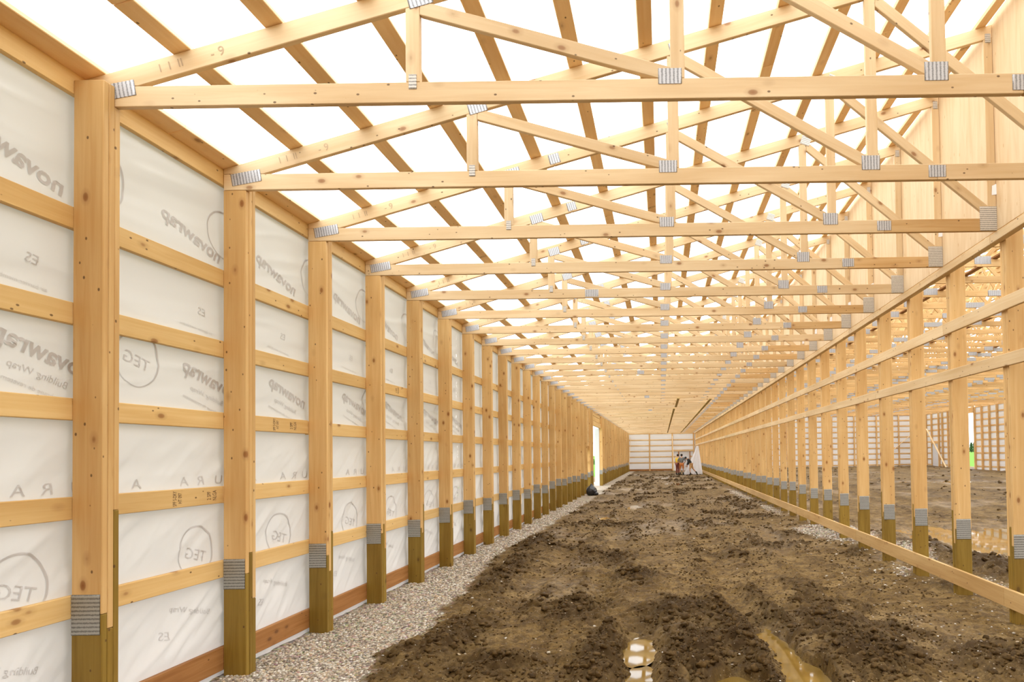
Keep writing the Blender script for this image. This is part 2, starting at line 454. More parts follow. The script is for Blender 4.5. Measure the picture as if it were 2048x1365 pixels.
def ground(X, Y):
    ed = gravel_edge(Y)
    wob = 0.10 * fbm(X * 0.9, Y * 0.7, 2, 21)
    g = 1 - sstep(-0.10, 0.10, X - ed + 0.12 * fbm(X * 6, Y * 6, 3, 9))          # gravel strip by the left wall
    # pale gravel heaps along the right sill
    heap = np.zeros_like(X)
    for (hx, hy, rx, ry, a) in ((3.75, 13.6, .75, 1.5, .10), (3.45, 9.15, .40, .75, .03), (4.2, 11.0, .5, 1.3, .06), (3.2, 26.0, .30, 7.0, .04), (4.1, 8.0, .45, .9, .03), (3.15, 42, .3, 9, .03), (3.3, 19.0, .3, 2.5, .04)):
        heap = np.maximum(heap, np.exp(-(((X - hx) / rx) ** 2 + ((Y - hy) / ry) ** 2) * 1.4) * (a / .1) * 1.0)
    hmask = sstep(0.16, 0.42, heap + 0.18 * fbm(X * 5, Y * 5, 3, 31))
    z = 0.025 * fbm(X * 0.5, Y * 0.4, 3, 1) + 0.010 * fbm(X * 2.2, Y * 2.0, 4, 3)
    z = z + heap * 0.09
    inside = 1 - g
    # ruts that run the length of the corridor, with thrown-up shoulders
    churn = np.zeros_like(X)
    for (xc, w, d, ya, yb, bend, sh) in ((-0.26, .17, .085, 3.5, 7.0, .02, .075), (1.02, .16, .075, 3.5, 8.6, -.10, .085), (-0.70, .16, .045, 6.6, 13.5, -.03, .035),
                                         (0.95, .20, .04, 8.4, 64, .00, .03), (-1.05, .22, .04, 12, 64, .0, .035), (0.2, .2, .03, 14, 64, .0, .03), (-1.75, .16, .03, 4, 20, .0, .03), (2.2, .2, .03, 4, 64, .0, .02), (6.5, .3, .04, 16, 64, .1, .05), (9.5, .4, .04, 14, 64, .1, .05), (13, .4, .05, 20, 64, .2, .05)):
        x0 = xc + bend * (Y - 6) + 0.14 * fbm(Y * 0.55, Y * 0 + xc * 7, 3, 41)
        on = sstep(ya, ya + .6, Y) * (1 - sstep(yb - .8, yb, Y))
        u = np.abs(X - x0) / w
        z = z - d * on * np.exp(-u ** 4)
        brk = sstep(-.25, .35, fbm(X * 1.3 + xc * 3, Y * 0.9, 3, 55))
        shp = np.exp(-((u - 1.75) / .62) ** 2) * on * (0.35 + 0.65 * brk)
        z = z + sh * shp * 0.55
        churn = np.maximum(churn, shp * min(1.0, sh / .07))
    # heaps of churned mud
    for (hx, hy, rx, ry, a) in ((0.18, 6.75, .48, .62, .15), (-0.55, 5.3, .25, .9, .10), (0.30, 5.5, .28, .8, .09), (1.62, 6.2, .34, .75, .13), (1.75, 5.3, .4, .6, .10), (0.68, 5.9, .22, 1.1, .07), (-0.42, 8.9, .35, .6, .06), (-0.85, 10.6, .4, .8, .05), (-1.0, 7.0, .45, .6, .05), (-2.0, 6.0, .3, 1.2, .04), (-2.35, 9.5, .25, 2.0, .05), (-2.55, 12.5, .3, 1.2, .08), (2.9, 5.2, .5, .5, .05), (4.9, 9.2, .5, 1.3, .12), (5.4, 8.2, .9, .7, .10), (4.75, 11.2, .3, .9, .10), (-1.4, 5.2, .5, .35, .05)):
        q = np.exp(-(((X - hx) / rx) ** 2 + ((Y - hy) / ry) ** 2))
        z = z + a * 0.62 * q
        churn = np.maximum(churn, np.clip(q * 1.25 * min(1, a / .09 + .25), 0, 1))
    berm = np.exp(-((X - ed - 0.28) / 0.2) ** 2)
    z = z + 0.035 * berm * (0.5 + 0.5 * fbm(X * 2, Y * 1.5, 2, 61))
    churn = np.maximum(churn, berm * 0.45 * sstep(-.1, .4, fbm(X * 2, Y * 1.6, 3, 67)))
    patch = sstep(0.02, 0.36, fbm(X * 1.1 + 4, Y * 0.75, 4, 71, 0.62))
    churn = np.maximum(churn, 0.66 * patch) * inside * (1 - hmask)
    # clod relief
    w1 = worley(X * 9 + 1.1 * fbm(X * 4, Y * 4, 2, 73), Y * 9 + 1.1 * fbm(X * 4 + 9, Y * 4, 2, 74), 81)
    w2 = worley(X * 21, Y * 21, 83)
    lump = np.clip(0.62 - w1, 0, 1) * 0.05
    turb = 0
    for q, (fr, am) in enumerate(((4.2, .085), (9.0, .060), (19.0, .036), (38.0, .016))):
        turb = turb + am * np.abs(vnoise(X * fr + 1.7 * vnoise(Y * 3, X * 3, 78), Y * fr + 1.7 * vnoise(X * 3, Y * 3, 79), 80 + q))
    z = z + churn * (lump + turb - 0.045) + inside * (1 - churn) * 0.34 * (turb - 0.075)
    z = z + inside * (0.012 * fbm(X * 7, Y * 7, 4, 87) + 0.003 * fbm(X * 30, Y * 30, 2, 89))
    # tyre tread in the curved track
    xt = -0.70 - .03 * (Y - 6) + 0.14 * fbm(Y * 0.55, Y * 0 + -0.70 * 7, 3, 41)
    tr = np.exp(-((X - xt) / .17) ** 4) * sstep(6.6, 7.1, Y) * (1 - sstep(11, 12.5, Y))
    z = z + 0.013 * tr * np.sign(np.sin((Y + 0.55 * np.abs(X - xt)) * 42)) * inside
    tr2 = np.exp(-((X - (.55 + .03 * (Y - 6))) / .2) ** 4) * sstep(7.0, 7.6, Y) * (1 - sstep(9.5, 11, Y))
    z = z + 0.008 * tr2 * np.sign(np.sin((Y - 0.6 * np.abs(X - .55)) * 38)) * inside
    # puddle hollows
    wet = np.zeros_like(X)
    for (px, py, a, b, bend) in PUD:
        r = np.sqrt(((X - px - bend * (Y - py)) / a) ** 2 + ((Y - py) / b) ** 2) + 0.60 * fbm(X * 2.4 / min(1, a * 3) , Y * 1.5 / min(1, a * 3), 3, 91)
        q = 1 - sstep(0.62, 1.12, r)
        z = z * (1 - q) + (WATER_Z - 0.06) * q
        churn = churn * (1 - q)
        wet = np.maximum(wet, 1 - sstep(0.7, 1.5, r))
    wet = np.clip(np.maximum(wet, 0.75 * sstep(0.0, 0.45, fbm(X * 0.8, Y * 0.5, 3, 95)) * (1 - churn)), 0, 1)
    # lawn side beyond the door opening and the far hall: rise toward the walls
    z = z + 0.16 * sstep(50, 64, Y) * sstep(4.5, 8, X)
    z = z * (1 - g) + g * (0.010 * fbm(X * 3, Y * 3, 2, 97) + 0.012)
    grav = np.clip(np.maximum(g, hmask * 0.9), 0, 1)
    return z, grav, churn, wet

ys = [1.2]
while ys[-1] < Y_END + 0.4:
    y = ys[-1]
    ys.append(y + (0.06 if y < 4.3 else max(0.0105, 3.3e-4 * y * y)))
ys = np.array(ys)
xs = np.concatenate([np.arange(-4.4, -3.0, .03), np.arange(-3.0, 2.7, .0125), np.arange(2.7, 4.6, .022), 4.6 + 24.4 * (np.linspace(0, 1, 190) ** 1.35)])
GX, GY = np.meshgrid(xs, ys)
GZ, GR, CH, WT = ground(GX, GY)
me = mesh_np('floor', np.stack([GX, GY, GZ], -1).reshape(-1, 3), quads=grid_quads(len(ys), len(xs)), mat=M_MUD, smooth=True)
vcol(me, 'soil', np.stack([GR, CH * 0.85, WT], -1).reshape(-1, 3))
floor = tag(link('floor', me), kind='structure')

def ground_z(x, y):
    a = ground(np.array([float(x)]), np.array([float(y)]))
    return float(a[0][0])

# bare ground just outside and behind, then lawn round the building
me = mesh_np('yard', [(-6.3, -80, -.26), (37, -80, -.26), (37, 90, -.26), (-6.3, 90, -.26)], quads=[(0, 1, 2, 3)], mat=M_YARD)
tag(link('yard', me), kind='structure')
me = mesh_np('lawn', [(-600, -60, -.30), (900, -60, -.30), (900, 1600, -.30), (-600, 1600, -.30)], quads=[(0, 1, 2, 3)], mat=M_LAWN)
tag(link('lawn', me), 'bright green lawn seen through the openings in the walls', 'grass', kind='stuff')

# ------------------------------------------------------------------ left wall: girts, skirt board and house wrap
XL = -3.562                    # outer face of the posts = inner face of the girts
GIRT_Z = [(3.185, .135), (2.602, .135), (2.010, .135), (1.412, .137), (0.815, .137)]
OPEN_A, OPEN_B = DK[22] + .12, DK[26] - .01        # wide door opening
wall_left = tag(empty('wall_left', (XL, 0, 0)), kind='structure')

def wrapfn(y, z):
    """inward bulge of the wrap (m), pinned behind the girts"""
    lines = [4.05, 3.25, 2.67, 2.08, 1.48, 0.88, 0.16]
    pin = np.ones_like(z)
    for c in lines:
        pin = np.minimum(pin, sstep(0.05, 0.22, np.abs(z - c)))
    low = 1 - sstep(1.3, 2.4, z)
    a1 = math.radians(40)
    def folds(ang, fr, sd):
        s = y * math.sin(ang) - z * math.cos(ang); t = y * math.cos(ang) + z * math.sin(ang)
        n = fbm(s * fr + 0.25 * fbm(y * 1.1, z * 1.1, 2, sd + 3), t * fr * 0.13, 3, sd)
        return (1 - np.abs(n) * 2.2)
    def sharp(q): return np.sign(q) * np.abs(q) ** 1.0
    side = 0.45 + 0.55 * sstep(-.35, .25, fbm(y * 1.3, z * 0.9, 2, 251))
    f = low * side * (0.062 * folds(a1, 4.0, 201) + 0.026 * folds(math.radians(47), 8.5, 211) + 0.010 * folds(math.radians(36), 15, 215)) + (1 - low) * (0.030 * folds(math.radians(7), 3.0, 221) + 0.006 * fbm(y * 3, z * 3, 2, 231))
    pil = 0.016 * fbm(y * 0.8, z * 1.5, 2, 241)
    q = f * 0.9 + pil - 0.030
    return np.clip(np.where(q > 0.018, 0.018 + (q - 0.018) * 0.5, q), -0.10, 0.036) * (0.08 + 0.92 * pin)

def wrap_sheet(name, parent, y_a, y_b, z0, z1, step):
    ny = max(2, int((y_b - y_a) / step)); nz = max(2, int((z1 - z0) / step))
    Yg, Zg = np.meshgrid(np.linspace(y_a, y_b, ny + 1), np.linspace(z0, z1, nz + 1))
    B = wrapfn(Yg, Zg)
    me = mesh_np(name, np.stack([-0.040 + B * 0.9, Yg, Zg], -1).reshape(-1, 3), quads=grid_quads(nz + 1, ny + 1), mat=M_WRAP, smooth=True)
    return link(name, me, parent)
wrap_sheet('house_wrap', wall_left, -13.0, 2.2, -0.02, 4.13, 0.12)
near_wrap = wrap_sheet('house_wrap', wall_left, 2.2, 11.0, -0.02, 4.13, 0.0185)
wrap_sheet('house_wrap', wall_left, 11.0, DK[20] + .05, -0.02, 4.13, 0.06)
wrap_sheet('house_wrap', wall_left, DK[20] + .05, DK[21], 2.2, 4.13, 0.08)
wrap_sheet('house_wrap', wall_left, DK[21], OPEN_A, -0.02, 4.13, 0.08)
wrap_sheet('house_wrap', wall_left, OPEN_A, OPEN_B, 3.30, 4.13, 0.08)
wrap_sheet('house_wrap', wall_left, OPEN_B, Y_END, -0.02, 4.13, 0.10)

def runs(y_a, y_b, length, first):
    out = []; a = y_a; b = y_a + first
    while a < y_b - 0.3:
        b = min(b, y_b)
        out.append((a, b - 0.004)); a = b; b = a + length
    return out
girt_objs = {}
for row, (z, h) in enumerate(GIRT_Z):
    joint = Y0 + 0.06 - S * 2
    spans = [(joint + S * ((row * 3) % 4) - S * 4, None)]
    for (ya, yb) in ((2.2, OPEN_A), (OPEN_B, Y_END)):
        if ya < 3 and row in (3, 4): pass
        first = 0.42 + S * (1 + (row * 3) % 4) if ya < 3 else S * (2 + row % 3) + .05
        for (a, b) in runs(ya, yb, S * 4, first):
            if z > 3.3 or True:
                o = yboard('girt', wall_left, -0.038, a, b, z + random.uniform(-.006, .006), 0.038, h, W_GIRT)
                girt_objs.setdefault(row, []).append(o)
for (a, b) in runs(2.2, Y_END, S * 4, 3.0):
    yboard('eave_girt', wall_left, -0.038, a, b, 4.012, 0.038, 0.138, W_GIRT)
for (ya, yb) in ((2.2, OPEN_A), (OPEN_B, Y_END)):
    for (a, b) in runs(ya, yb, S * 4, 2.9 if ya < 3 else 4):
        yboard('skirt_board', wall_left, -0.038, a, b, 0.066, 0.038, 0.187, W_SKIRT)

# door openings in the left wall
d1 = tag(empty('door_1', (XL, 0, 0)), kind='structure')
yboard('header', d1, 0.0, OPEN_A, OPEN_B, 3.28, 0.10, 0.24, W_GIRT)
yboard('header', d1, 0.0, OPEN_A, OPEN_B, 3.56, 0.05, 0.24, W_GIRT)
yboard('header', d1, 0.0, OPEN_A, OPEN_B, 3.82, 0.05, 0.14, W_GIRT)
vboard('white_jamb', d1, -0.255, OPEN_B - .02, -0.2, 3.28, 0.26, 0.03, M_WHITE)
vboard('white_jamb', d1, -0.20, OPEN_A, -0.2, 3.28, 0.16, 0.03, M_WHITE)
d2 = tag(empty('door_2', (XL, 0, 0)), kind='structure')
yboard('header', d2, 0.02, DK[20] + .12, DK[21], 2.18, 0.12, 0.19, W_POST)
yboard('infill_board', d2, 0.10, DK[20] + .12, DK[21], 2.38, 0.04, 1.5, W_POST)

# ------------------------------------------------------------------ lettering printed on the wrap (read from outside, so mirrored here)
def text_mesh(s, size, name='lettering', offset=0.0):
    cu = bpy.data.curves.new('t', 'FONT'); cu.body = s; cu.size = size; cu.align_x = 'CENTER'; cu.align_y = 'CENTER'
    cu.resolution_u = 3; cu.offset = offset
    ob = bpy.data.objects.new('t', cu); COL.objects.link(ob)
    bpy.context.view_layer.update()
    dg = bpy.context.evaluated_depsgraph_get()
    me = bpy.data.meshes.new_from_object(ob.evaluated_get(dg))
    bpy.data.objects.remove(ob); bpy.data.curves.remove(cu)
    me.name = name
    return me

def ring_mesh(rx, ry, th, n=40):
    a = np.linspace(0, 2 * np.pi, n, endpoint=False)
    k = 1 + 0.0 * a
    v = np.concatenate([np.stack([np.cos(a) * rx, np.sin(a) * ry, 0 * a], -1), np.stack([np.cos(a) * (rx - th * (.35 + .65 * np.abs(np.sin(a / 2 + .5)))), np.sin(a) * (ry - th * (.35 + .65 * np.abs(np.sin(a / 2 + .5)))), 0 * a], -1)])
    i = np.arange(n); j = (i + 1) % n
    return mesh_np('ring', v, quads=np.stack([i, j, j + n, i + n], -1))

def print_on_wrap(src, y, z, ang, name, cuts=2, sq=1.0):
    """lay a flat print mesh on the inside of the wrap"""
    bm = bmesh.new(); bm.from_mesh(src)
    bmesh.ops.triangulate(bm, faces=bm.faces[:])
    for _ in range(cuts):
        long_e = [e for e in bm.edges if e.calc_length() > 0.035]
        if long_e: bmesh.ops.subdivide_edges(bm, edges=long_e, cuts=1)
        bmesh.ops.triangulate(bm, faces=[f for f in bm.faces if len(f.verts) > 3])
    co = np.array([v.co[:] for v in bm.verts])
    ca, sa = math.cos(ang), math.sin(ang)
    u = co[:, 0] * sq; w = co[:, 1]
    yy = y - (u * ca - w * sa)          # text's right is -Y
    zz = z + (u * sa + w * ca)
    keep = wrapfn(yy, zz)
    for v, a, b, c in zip(bm.verts, yy, zz, keep):
        v.co = (-0.040 + c * 0.9 + 0.0035, a, b)
    me = bpy.data.meshes.new(name); bm.to_mesh(me); bm.free()
    me.materials.clear(); me.materials.append(M_PRINT)
    return link(name, me, near_wrap)
T_NAME = text_mesh('novawrap', 0.155, offset=0.004)
T_SUB = text_mesh('Building Wrap', 0.062)
T_SUB2 = text_mesh('Membrane de revetement', 0.042)
T_ES = text_mesh('ES', 0.085)
T_FINE = text_mesh('air barrier membrane', 0.038)
T_LOGO = text_mesh('TEG', 0.12)
RING = ring_mesh(0.185, 0.20, 0.016)
TL = math.radians(17)
T_DURA = [text_mesh(c, 0.10) for c in 'DURA']
for k in range(-1, 6):
    yb = Y0 + S * k
    o = [0.0, 0.12, -0.06, 0.05, -0.1, 0.07, 0.0][k + 1]
    print_on_wrap(T_NAME, yb + .83 + o, 3.50, TL, 'printed_lettering')
    print_on_wrap(RING, yb + 0.08 + o * .5 + .02, 3.62, 0, 'printed_ring')
    print_on_wrap(T_NAME, yb + 1.02 + o, 2.40, TL, 'printed_lettering')
    print_on_wrap(T_SUB, yb + .98 + o, 2.27, TL, 'printed_lettering')
    print_on_wrap(T_SUB2, yb + .93 + o, 2.19, TL, 'printed_lettering')
    print_on_wrap(RING, yb + 0.32 + o, 2.47, 0, 'printed_ring')
    print_on_wrap(T_LOGO, yb + 0.31 + o, 2.45, TL, 'printed_lettering')
    print_on_wrap(T_ES, yb + .93 + o, 2.93, math.radians(8), 'printed_lettering')
    print_on_wrap(T_FINE, yb + .86 + o, 2.79, math.radians(6), 'printed_lettering')
    for m, dy in zip(T_DURA + [T_DURA[3]], (1.38, 1.21, 1.03, .86, .43)):
        print_on_wrap(m, yb + dy, 1.600, 0, 'printed_lettering', sq=1.3)
    print_on_wrap(RING, yb + .86 + o, 1.06, 0, 'printed_ring')
    print_on_wrap(T_LOGO, yb + .86 + o, 1.03, TL, 'printed_lettering')
    print_on_wrap(T_ES, yb + .56 + o, 0.49, math.radians(12), 'printed_lettering')
    print_on_wrap(T_SUB, yb + .80 + o, 0.62, TL, 'printed_lettering')

# ------------------------------------------------------------------ posts: three plies, green treated feet, ribbed splice plate
def rib_plate(w, h, n, horizontal, mat, depth=0.0035, base=0.0012):
    """corrugated plate in the XZ plane facing -Y, centred on the origin"""
    key = ('plate', round(w, 3), round(h, 3), n, horizontal, mat.name)
    if key in _cache: return _cache[key]
    m = 2 * n + 1
    t = np.linspace(-.5, .5, m); dy = np.where(np.arange(m) % 2 == 0, -base, -base - depth)
    v = []
    for s in (-.5, .5):
        for a, d in zip(t, dy):
            v.append((s * w, d, a * h) if horizontal else (a * w, d, s * h))
    for s in (-.5, .5):                                    # back edge
        for a in (-.5, .5):
            v.append((s * w, 0, a * h) if horizontal else (a * w, 0, s * h))
    q = [(i, i + 1, i + 1 + m, i + m) if not horizontal else (i + 1, i, i + m, i + m + 1) for i in range(m - 1)]
    b = 2 * m
    q += [(b, b + 1, b + 3, b + 2), (0, m - 1, b + 1, b), (m, b + 2, b + 3, 2 * m - 1), (0, b, b + 2, m), (m - 1, 2 * m - 1, b + 3, b + 1)]
    me = mesh_np('plate', v, quads=q, mat=mat)
    bm = bmesh.new(); bm.from_mesh(me); bmesh.ops.recalc_face_normals(bm, faces=bm.faces[:]); bm.to_mesh(me); bm.free()
    _cache[key] = me
    return me

PW, PT = 0.184, 0.038
def post(name, x, y, tops, joints, mat=W_POST, ground_to=-0.12, plate_z=0.84, plate=True):
    r = empty(name, (x, y, 0))
    for j in range(3):
        oy = j * 0.0392
        dx = random.choice((0.0, 0.0015, 0.003)) if j else 0.0
        vboard('ply', r, dx, oy, joints[j] + .002, tops[j], PW, PT, mat)
        vboard('treated_foot', r, dx, oy, ground_to, joints[j], PW, PT, W_TREAT)
    if plate:
        o = link('splice_plate', rib_plate(0.172, 0.243, 10, True, M_SPLICE), r)
        o.location = (PW / 2 - .004, -0.0005, plate_z)
    return r
JV = [(.83, .70, 1.10), (.80, 1.0, .62), (.86, .62, 1.02), (.78, .96, .66)]
r = post('timber_post', XL, DK[0] - 0.080, (4.10, 4.10, 3.972), (.84, .745, 1.46))
tag(r, 'first and nearest timber post on the wrapped left wall, knotty and full height', 'post', 'left wall posts')
for k in range(1, NB):
    if k in (23, 24, 25): continue
    pz = 0.835 + [0, 0.0, -0.05, 0.015, -.065, 0.0, .03, -.02][k % 8]
    jv = JV[k % 4]
    r = post('timber_post', XL, DK[k], (3.972, 4.125, 4.125), (pz, jv[1], jv[2]), plate_z=pz)
    n = k + 1 if k < 23 else k - 2
    lab = '%s timber post from the camera along the wrapped left wall' % ordinal(n)
    if k == 22: lab = 'timber post at the near side of the door opening in the left wall'
    if k == 26: lab = 'timber post at the far side of the door opening in the left wall'
    tag(r, lab, 'post', 'left wall posts')

XR = 3.525
for k in range(2, NB):
    pz = 0.80 + [0.0, .015, -.03, .0, .02, -.02, .03][k % 7]
    jv = JV[(k * 3 + 1) % 4]
    r = post('timber_post', XR, DK[k], (5.44, 5.44, 5.44), (pz, jv[1], jv[2]), mat=W_POST, plate_z=pz)
    tag(r, '%s timber post in the open right wall, counted from the frame edge' % ordinal(k - 1), 'post', 'right wall posts')

# ------------------------------------------------------------------ right wall: ledger, rails, sill and plywood
wall_right = tag(empty('wall_right', (XR, 0, 0)), kind='structure')
for (a, b) in runs(2.4, Y_END, S * 4, 4.02):
    yboard('ledger', wall_right, -0.085, a, b, 3.884, 0.083, 0.090, W_RAIL)
    yboard('sill_board', wall_right, -0.039, a, b, 0.143, 0.038, 0.190, W_SILL)
for (a, b) in runs(2.4, Y_END, S * 4, 5.24):
    yboard('rail', wall_right, -0.039, a, b, 3.165, 0.038, 0.136, W_RAIL)
for (a, b) in runs(2.4, Y_END, S * 4, 2.80):
    yboard('rail', wall_right, -0.039, a, b, 2.595, 0.038, 0.128, W_RAIL)
for k in range(-1, NB - 1):
    y = Y0 + S * k + .02
    o = link('plywood_panel', board_mesh(2.18, 1.217, 0.012, M_PLY, c=0.002), wall_right)
    # local X -> Z, local Z -> Y, local Y -> X
    o.matrix_local = Matrix(((0, 1, 0, -0.082), (0, 0, 1, y), (1, 0, 0, 3.983), (0, 0, 0, 1)))

# ------------------------------------------------------------------ roof trusses over the corridor
ZB, CH_W = 3.975, 0.130
SL = 0.279
def zt(x): return 4.151 + SL * (x + 3.56)
NRM = math.sqrt(1 + SL * SL)
def clip(poly, a, b, c):
    """keep a*x+b*z >= c"""
    out = []
    for i in range(len(poly)):
        p, q = poly[i], poly[(i + 1) % len(poly)]
        dp, dq = a * p[0] + b * p[1] - c, a * q[0] + b * q[1] - c
        if dp >= 0: out.append(p)
        if dp * dq < 0:
            t = dp / (dp - dq); out.append((p[0] + t * (q[0] - p[0]), p[1] + t * (q[1] - p[1])))
    return out
def member(name, parent, p0, p1, w, clips, mat, T=0.038, y=0.0, ch=0.0035):
    d = Vector((p1[0] - p0[0], p1[1] - p0[1])); Ln = d.length; d /= Ln; n = Vector((-d.y, d.x))
    e = 0.6
    a = Vector(p0) - d * e; b = Vector(p1) + d * e
    poly = [tuple(a - n * w / 2), tuple(b - n * w / 2), tuple(b + n * w / 2), tuple(a + n * w / 2)]
    for c in clips: poly = clip(poly, *c)
    loc = [((p[0] - p0[0]) * d.x + (p[1] - p0[1]) * d.y, (p[0] - p0[0]) * n.x + (p[1] - p0[1]) * n.y) for p in poly]
    bm = bmesh.new()
    f0 = bm.faces.new([bm.verts.new((u, 0, v)) for u, v in loc])
    ex = bmesh.ops.extrude_face_region(bm, geom=[f0])
    for v in ex['geom']:
        if isinstance(v, bmesh.types.BMVert): v.co.y += T
    bmesh.ops.recalc_face_normals(bm, faces=bm.faces[:])
    bmesh.ops.bevel(bm, geom=bm.edges[:], offset=ch, segments=1, affect='EDGES', profile=0.5)
    me = bpy.data.meshes.new(name); bm.to_mesh(me); bm.free()
    me.materials.append(mat)
    o = link(name, me, parent)
    o.matrix_local = Matrix(((d.x, 0, n.x, p0[0]), (0, 1, 0, y), (d.y, 0, n.y, p0[1]), (0, 0, 0, 1)))
    return o
def plate(parent, x, z, w, h, n, horiz=False, ang=0.0, name='nail_plate', y=0.0):
    o = link(name, rib_plate(w, h, n, horiz, M_PLATE_H if horiz else M_PLATE_V), parent)
    o.location = (x, y - 0.0005, z); o.rotation_euler = (0, -ang, 0)
    return o

XE = 3.441
BT = ZB + CH_W                                     # top of the bottom chord
under = lambda: (SL, -1.0, -(4.151 + SL * 3.56 - CH_W * NRM) + 0)   # SL*x - z >= -(intercept)  -> below the top chord
def build_truss():
    r = empty('roof_truss', (0, 0, 0))
    bc = [(1, 0, -3.56), (-1, 0, -2.296), (0, -1, -BT), (0, 1, ZB)]
    member('bottom_chord', r, (-3.56, ZB + CH_W / 2), (2.296, ZB + CH_W / 2), CH_W, [(1, 0, -3.56), (-1, 0, -2.295)], W_TRUSS)
    member('bottom_chord', r, (2.297, ZB + CH_W / 2), (XE, ZB + CH_W / 2), CH_W, [(1, 0, 2.297), (-1, 0, -XE)], W_TRUSS2)
    off = CH_W * NRM / 2
    member('top_chord', r, (-3.56, zt(-3.56) - off), (-1.05, zt(-1.05) - off), CH_W, [(1, 0, -3.56), (-1, 0, 1.051), (0, 1, BT + .001)], W_TRUSS)
    member('top_chord', r, (-1.05, zt(-1.05) - off), (XE, zt(XE) - off), CH_W, [(1, 0, -1.049), (-1, 0, -XE)], W_TRUSS)
    ic = 4.151 + SL * 3.56 - CH_W * NRM            # z <= SL*x + ic
    U = (SL, -1.0, -ic + .001); B = (0, 1, BT + .001)
    for xv in (-1.52, 0.135, 1.77):
        member('web', r, (xv, BT), (xv, zt(xv) - .13), 0.089, [U, B], W_TRUSS)
    member('end_post', r, (XE - .045, BT), (XE - .045, zt(XE) - .13), 0.089, [U, B], W_TRUSS)
    h = 0.0455
    member('web', r, (-1.44, SL * -1.44 + ic - .04), (0.06, BT + .035), 0.089, [U, B, (1, 0, -1.52 + h), (-1, 0, -0.135 + h)], W_TRUSS)
    member('web', r, (0.20, SL * 0.20 + ic - .05), (1.69, BT + .045), 0.089, [U, B, (1, 0, 0.135 + h), (-1, 0, -1.77 + h)], W_TRUSS)
    member('web', r, (1.84, SL * 1.84 + ic - .06), (3.32, BT + .10), 0.089, [U, B, (1, 0, 1.77 + h), (-1, 0, -XE + .0895)], W_TRUSS)
    a = math.atan(SL)
    plate(r, -3.375, 4.075, 0.245, 0.097, 9, ang=math.radians(10))
    plate(r, -1.52, BT, 0.048, 0.095, 5, True)
    plate(r, -1.475, zt(-1.475) - .095, 0.155, 0.105, 6, ang=a)
    plate(r, 0.087, BT + .012, 0.147, 0.098, 6)
    plate(r, 0.165, zt(0.165) - .095, 0.10, 0.11, 5, ang=a)
    plate(r, 1.752, BT + .018, 0.150, 0.117, 6)
    plate(r, 1.81, zt(1.81) - .105, 0.115, 0.11, 6, True, ang=-.35)
    plate(r, 2.296, ZB + .07, 0.143, 0.098, 6)
    plate(r, -1.05, zt(-1.05) - .068, 0.112, 0.100, 6, ang=a)
    plate(r, XE - .086, ZB + .1255, 0.172, 0.249, 12, True)
    plate(r, XE - .045, zt(XE) - .145, 0.055, 0.095, 5, True)
    # folded paper tag on the end post
    v = [(-.045, 0, -.06), (.0, 0, -.055), (.038, -.028, -.04), (-.04, 0, .035), (.004, 0, .055), (.045, -.03, .06)]
    me = mesh_np('paper_tag', v, quads=[(0, 1, 4, 3), (1, 2, 5, 4)], mat=M_PAPER)
    o = link('paper_tag', me, r); o.location = (XE - .002, -0.004, 4.40)
    return r
truss = build_truss()
for k in range(NB):
    t = truss if k == 0 else copy_tree(truss)
    t.location = (0, DK[k], 0)
    tag(t, '%s sloped timber truss from the camera over the corridor' % ordinal(k + 1), 'roof truss', 'corridor roof trusses')
    if k % 3 == 1:                # some right-hand chord pieces are paler boards
        seg = [c for c in t.children if c.name.startswith('bottom_chord')][-1]
        if 'pale' not in _cache:
            _cache['pale'] = seg.data.copy(); _cache['pale'].materials[0] = W_TRUSS
        seg.data = _cache['pale']
    if k in (4, 11, 17, 23):      # spliced chord
        o = plate(t, -1.35 + .4 * (k % 3), ZB + .065, 0.19, 0.10, 8)
# crayon marks on the first two trusses
marks = [text_mesh('I  I  II', 0.075), text_mesh('- 9', 0.085)]
for mm in marks:
    mm.materials.clear(); mm.materials.append(M_PENCIL)
for t in [o for o in scene.objects if o.name.startswith('roof_truss')][:8]:
    for mm, xx in ((marks[0], -3.03), (marks[1], -2.74)):
        o = link('crayon_mark', mm, t)
        o.matrix_local = Matrix.Translation((xx, -0.0012, zt(xx) - .068)) @ Matrix.Rotation(-math.atan(SL), 4, 'Y') @ Matrix.Rotation(math.pi / 2, 4, 'X')

# ------------------------------------------------------------------ purlins
roof = tag(empty('ceiling', (0, 0, 4.2)), kind='structure')
PX = [-2.965 + 0.5765 * i for i in range(11)] + [3.33]
oval = ring_mesh(0.053, 0.024, 0.005, 24); oval.materials.append(M_INK)
st_txt = text_mesh('SPF KD', 0.026); st_txt.materials.clear(); st_txt.materials.append(M_INK)
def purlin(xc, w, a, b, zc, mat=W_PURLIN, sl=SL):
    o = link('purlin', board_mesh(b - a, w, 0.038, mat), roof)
    ca, sa = 1 / math.sqrt(1 + sl * sl), sl / math.sqrt(1 + sl * sl)
    # local X -> Y, local Z(width) -> (ca,0,sa), local Y(thickness) -> up normal
    ox, oz = xc - ca * w / 2, zc - sa * w / 2
    o.matrix_local = Matrix(((0, -sa, ca, ox), (1, 0, 0, a), (0, ca, sa, oz - 4.2), (0, 0, 0, 1)))
    return o
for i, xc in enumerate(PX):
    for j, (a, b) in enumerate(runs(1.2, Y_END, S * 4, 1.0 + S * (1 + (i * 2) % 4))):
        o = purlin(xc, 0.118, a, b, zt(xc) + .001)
        if j in (1, 2, 3) and (i + j) % 2 == 0:
            for mm, dx in ((oval, 0.0), (st_txt, 0.0)):
                s = link('grade_stamp', mm, o)
                u = 0.75 + 0.9 * ((i * 7 + j * 3) % 4)
                s.matrix_local = Matrix(((0, -1, 0, u), (0, 0, -1, -0.001), (1, 0, 0, 0.059), (0, 0, 0, 1)))
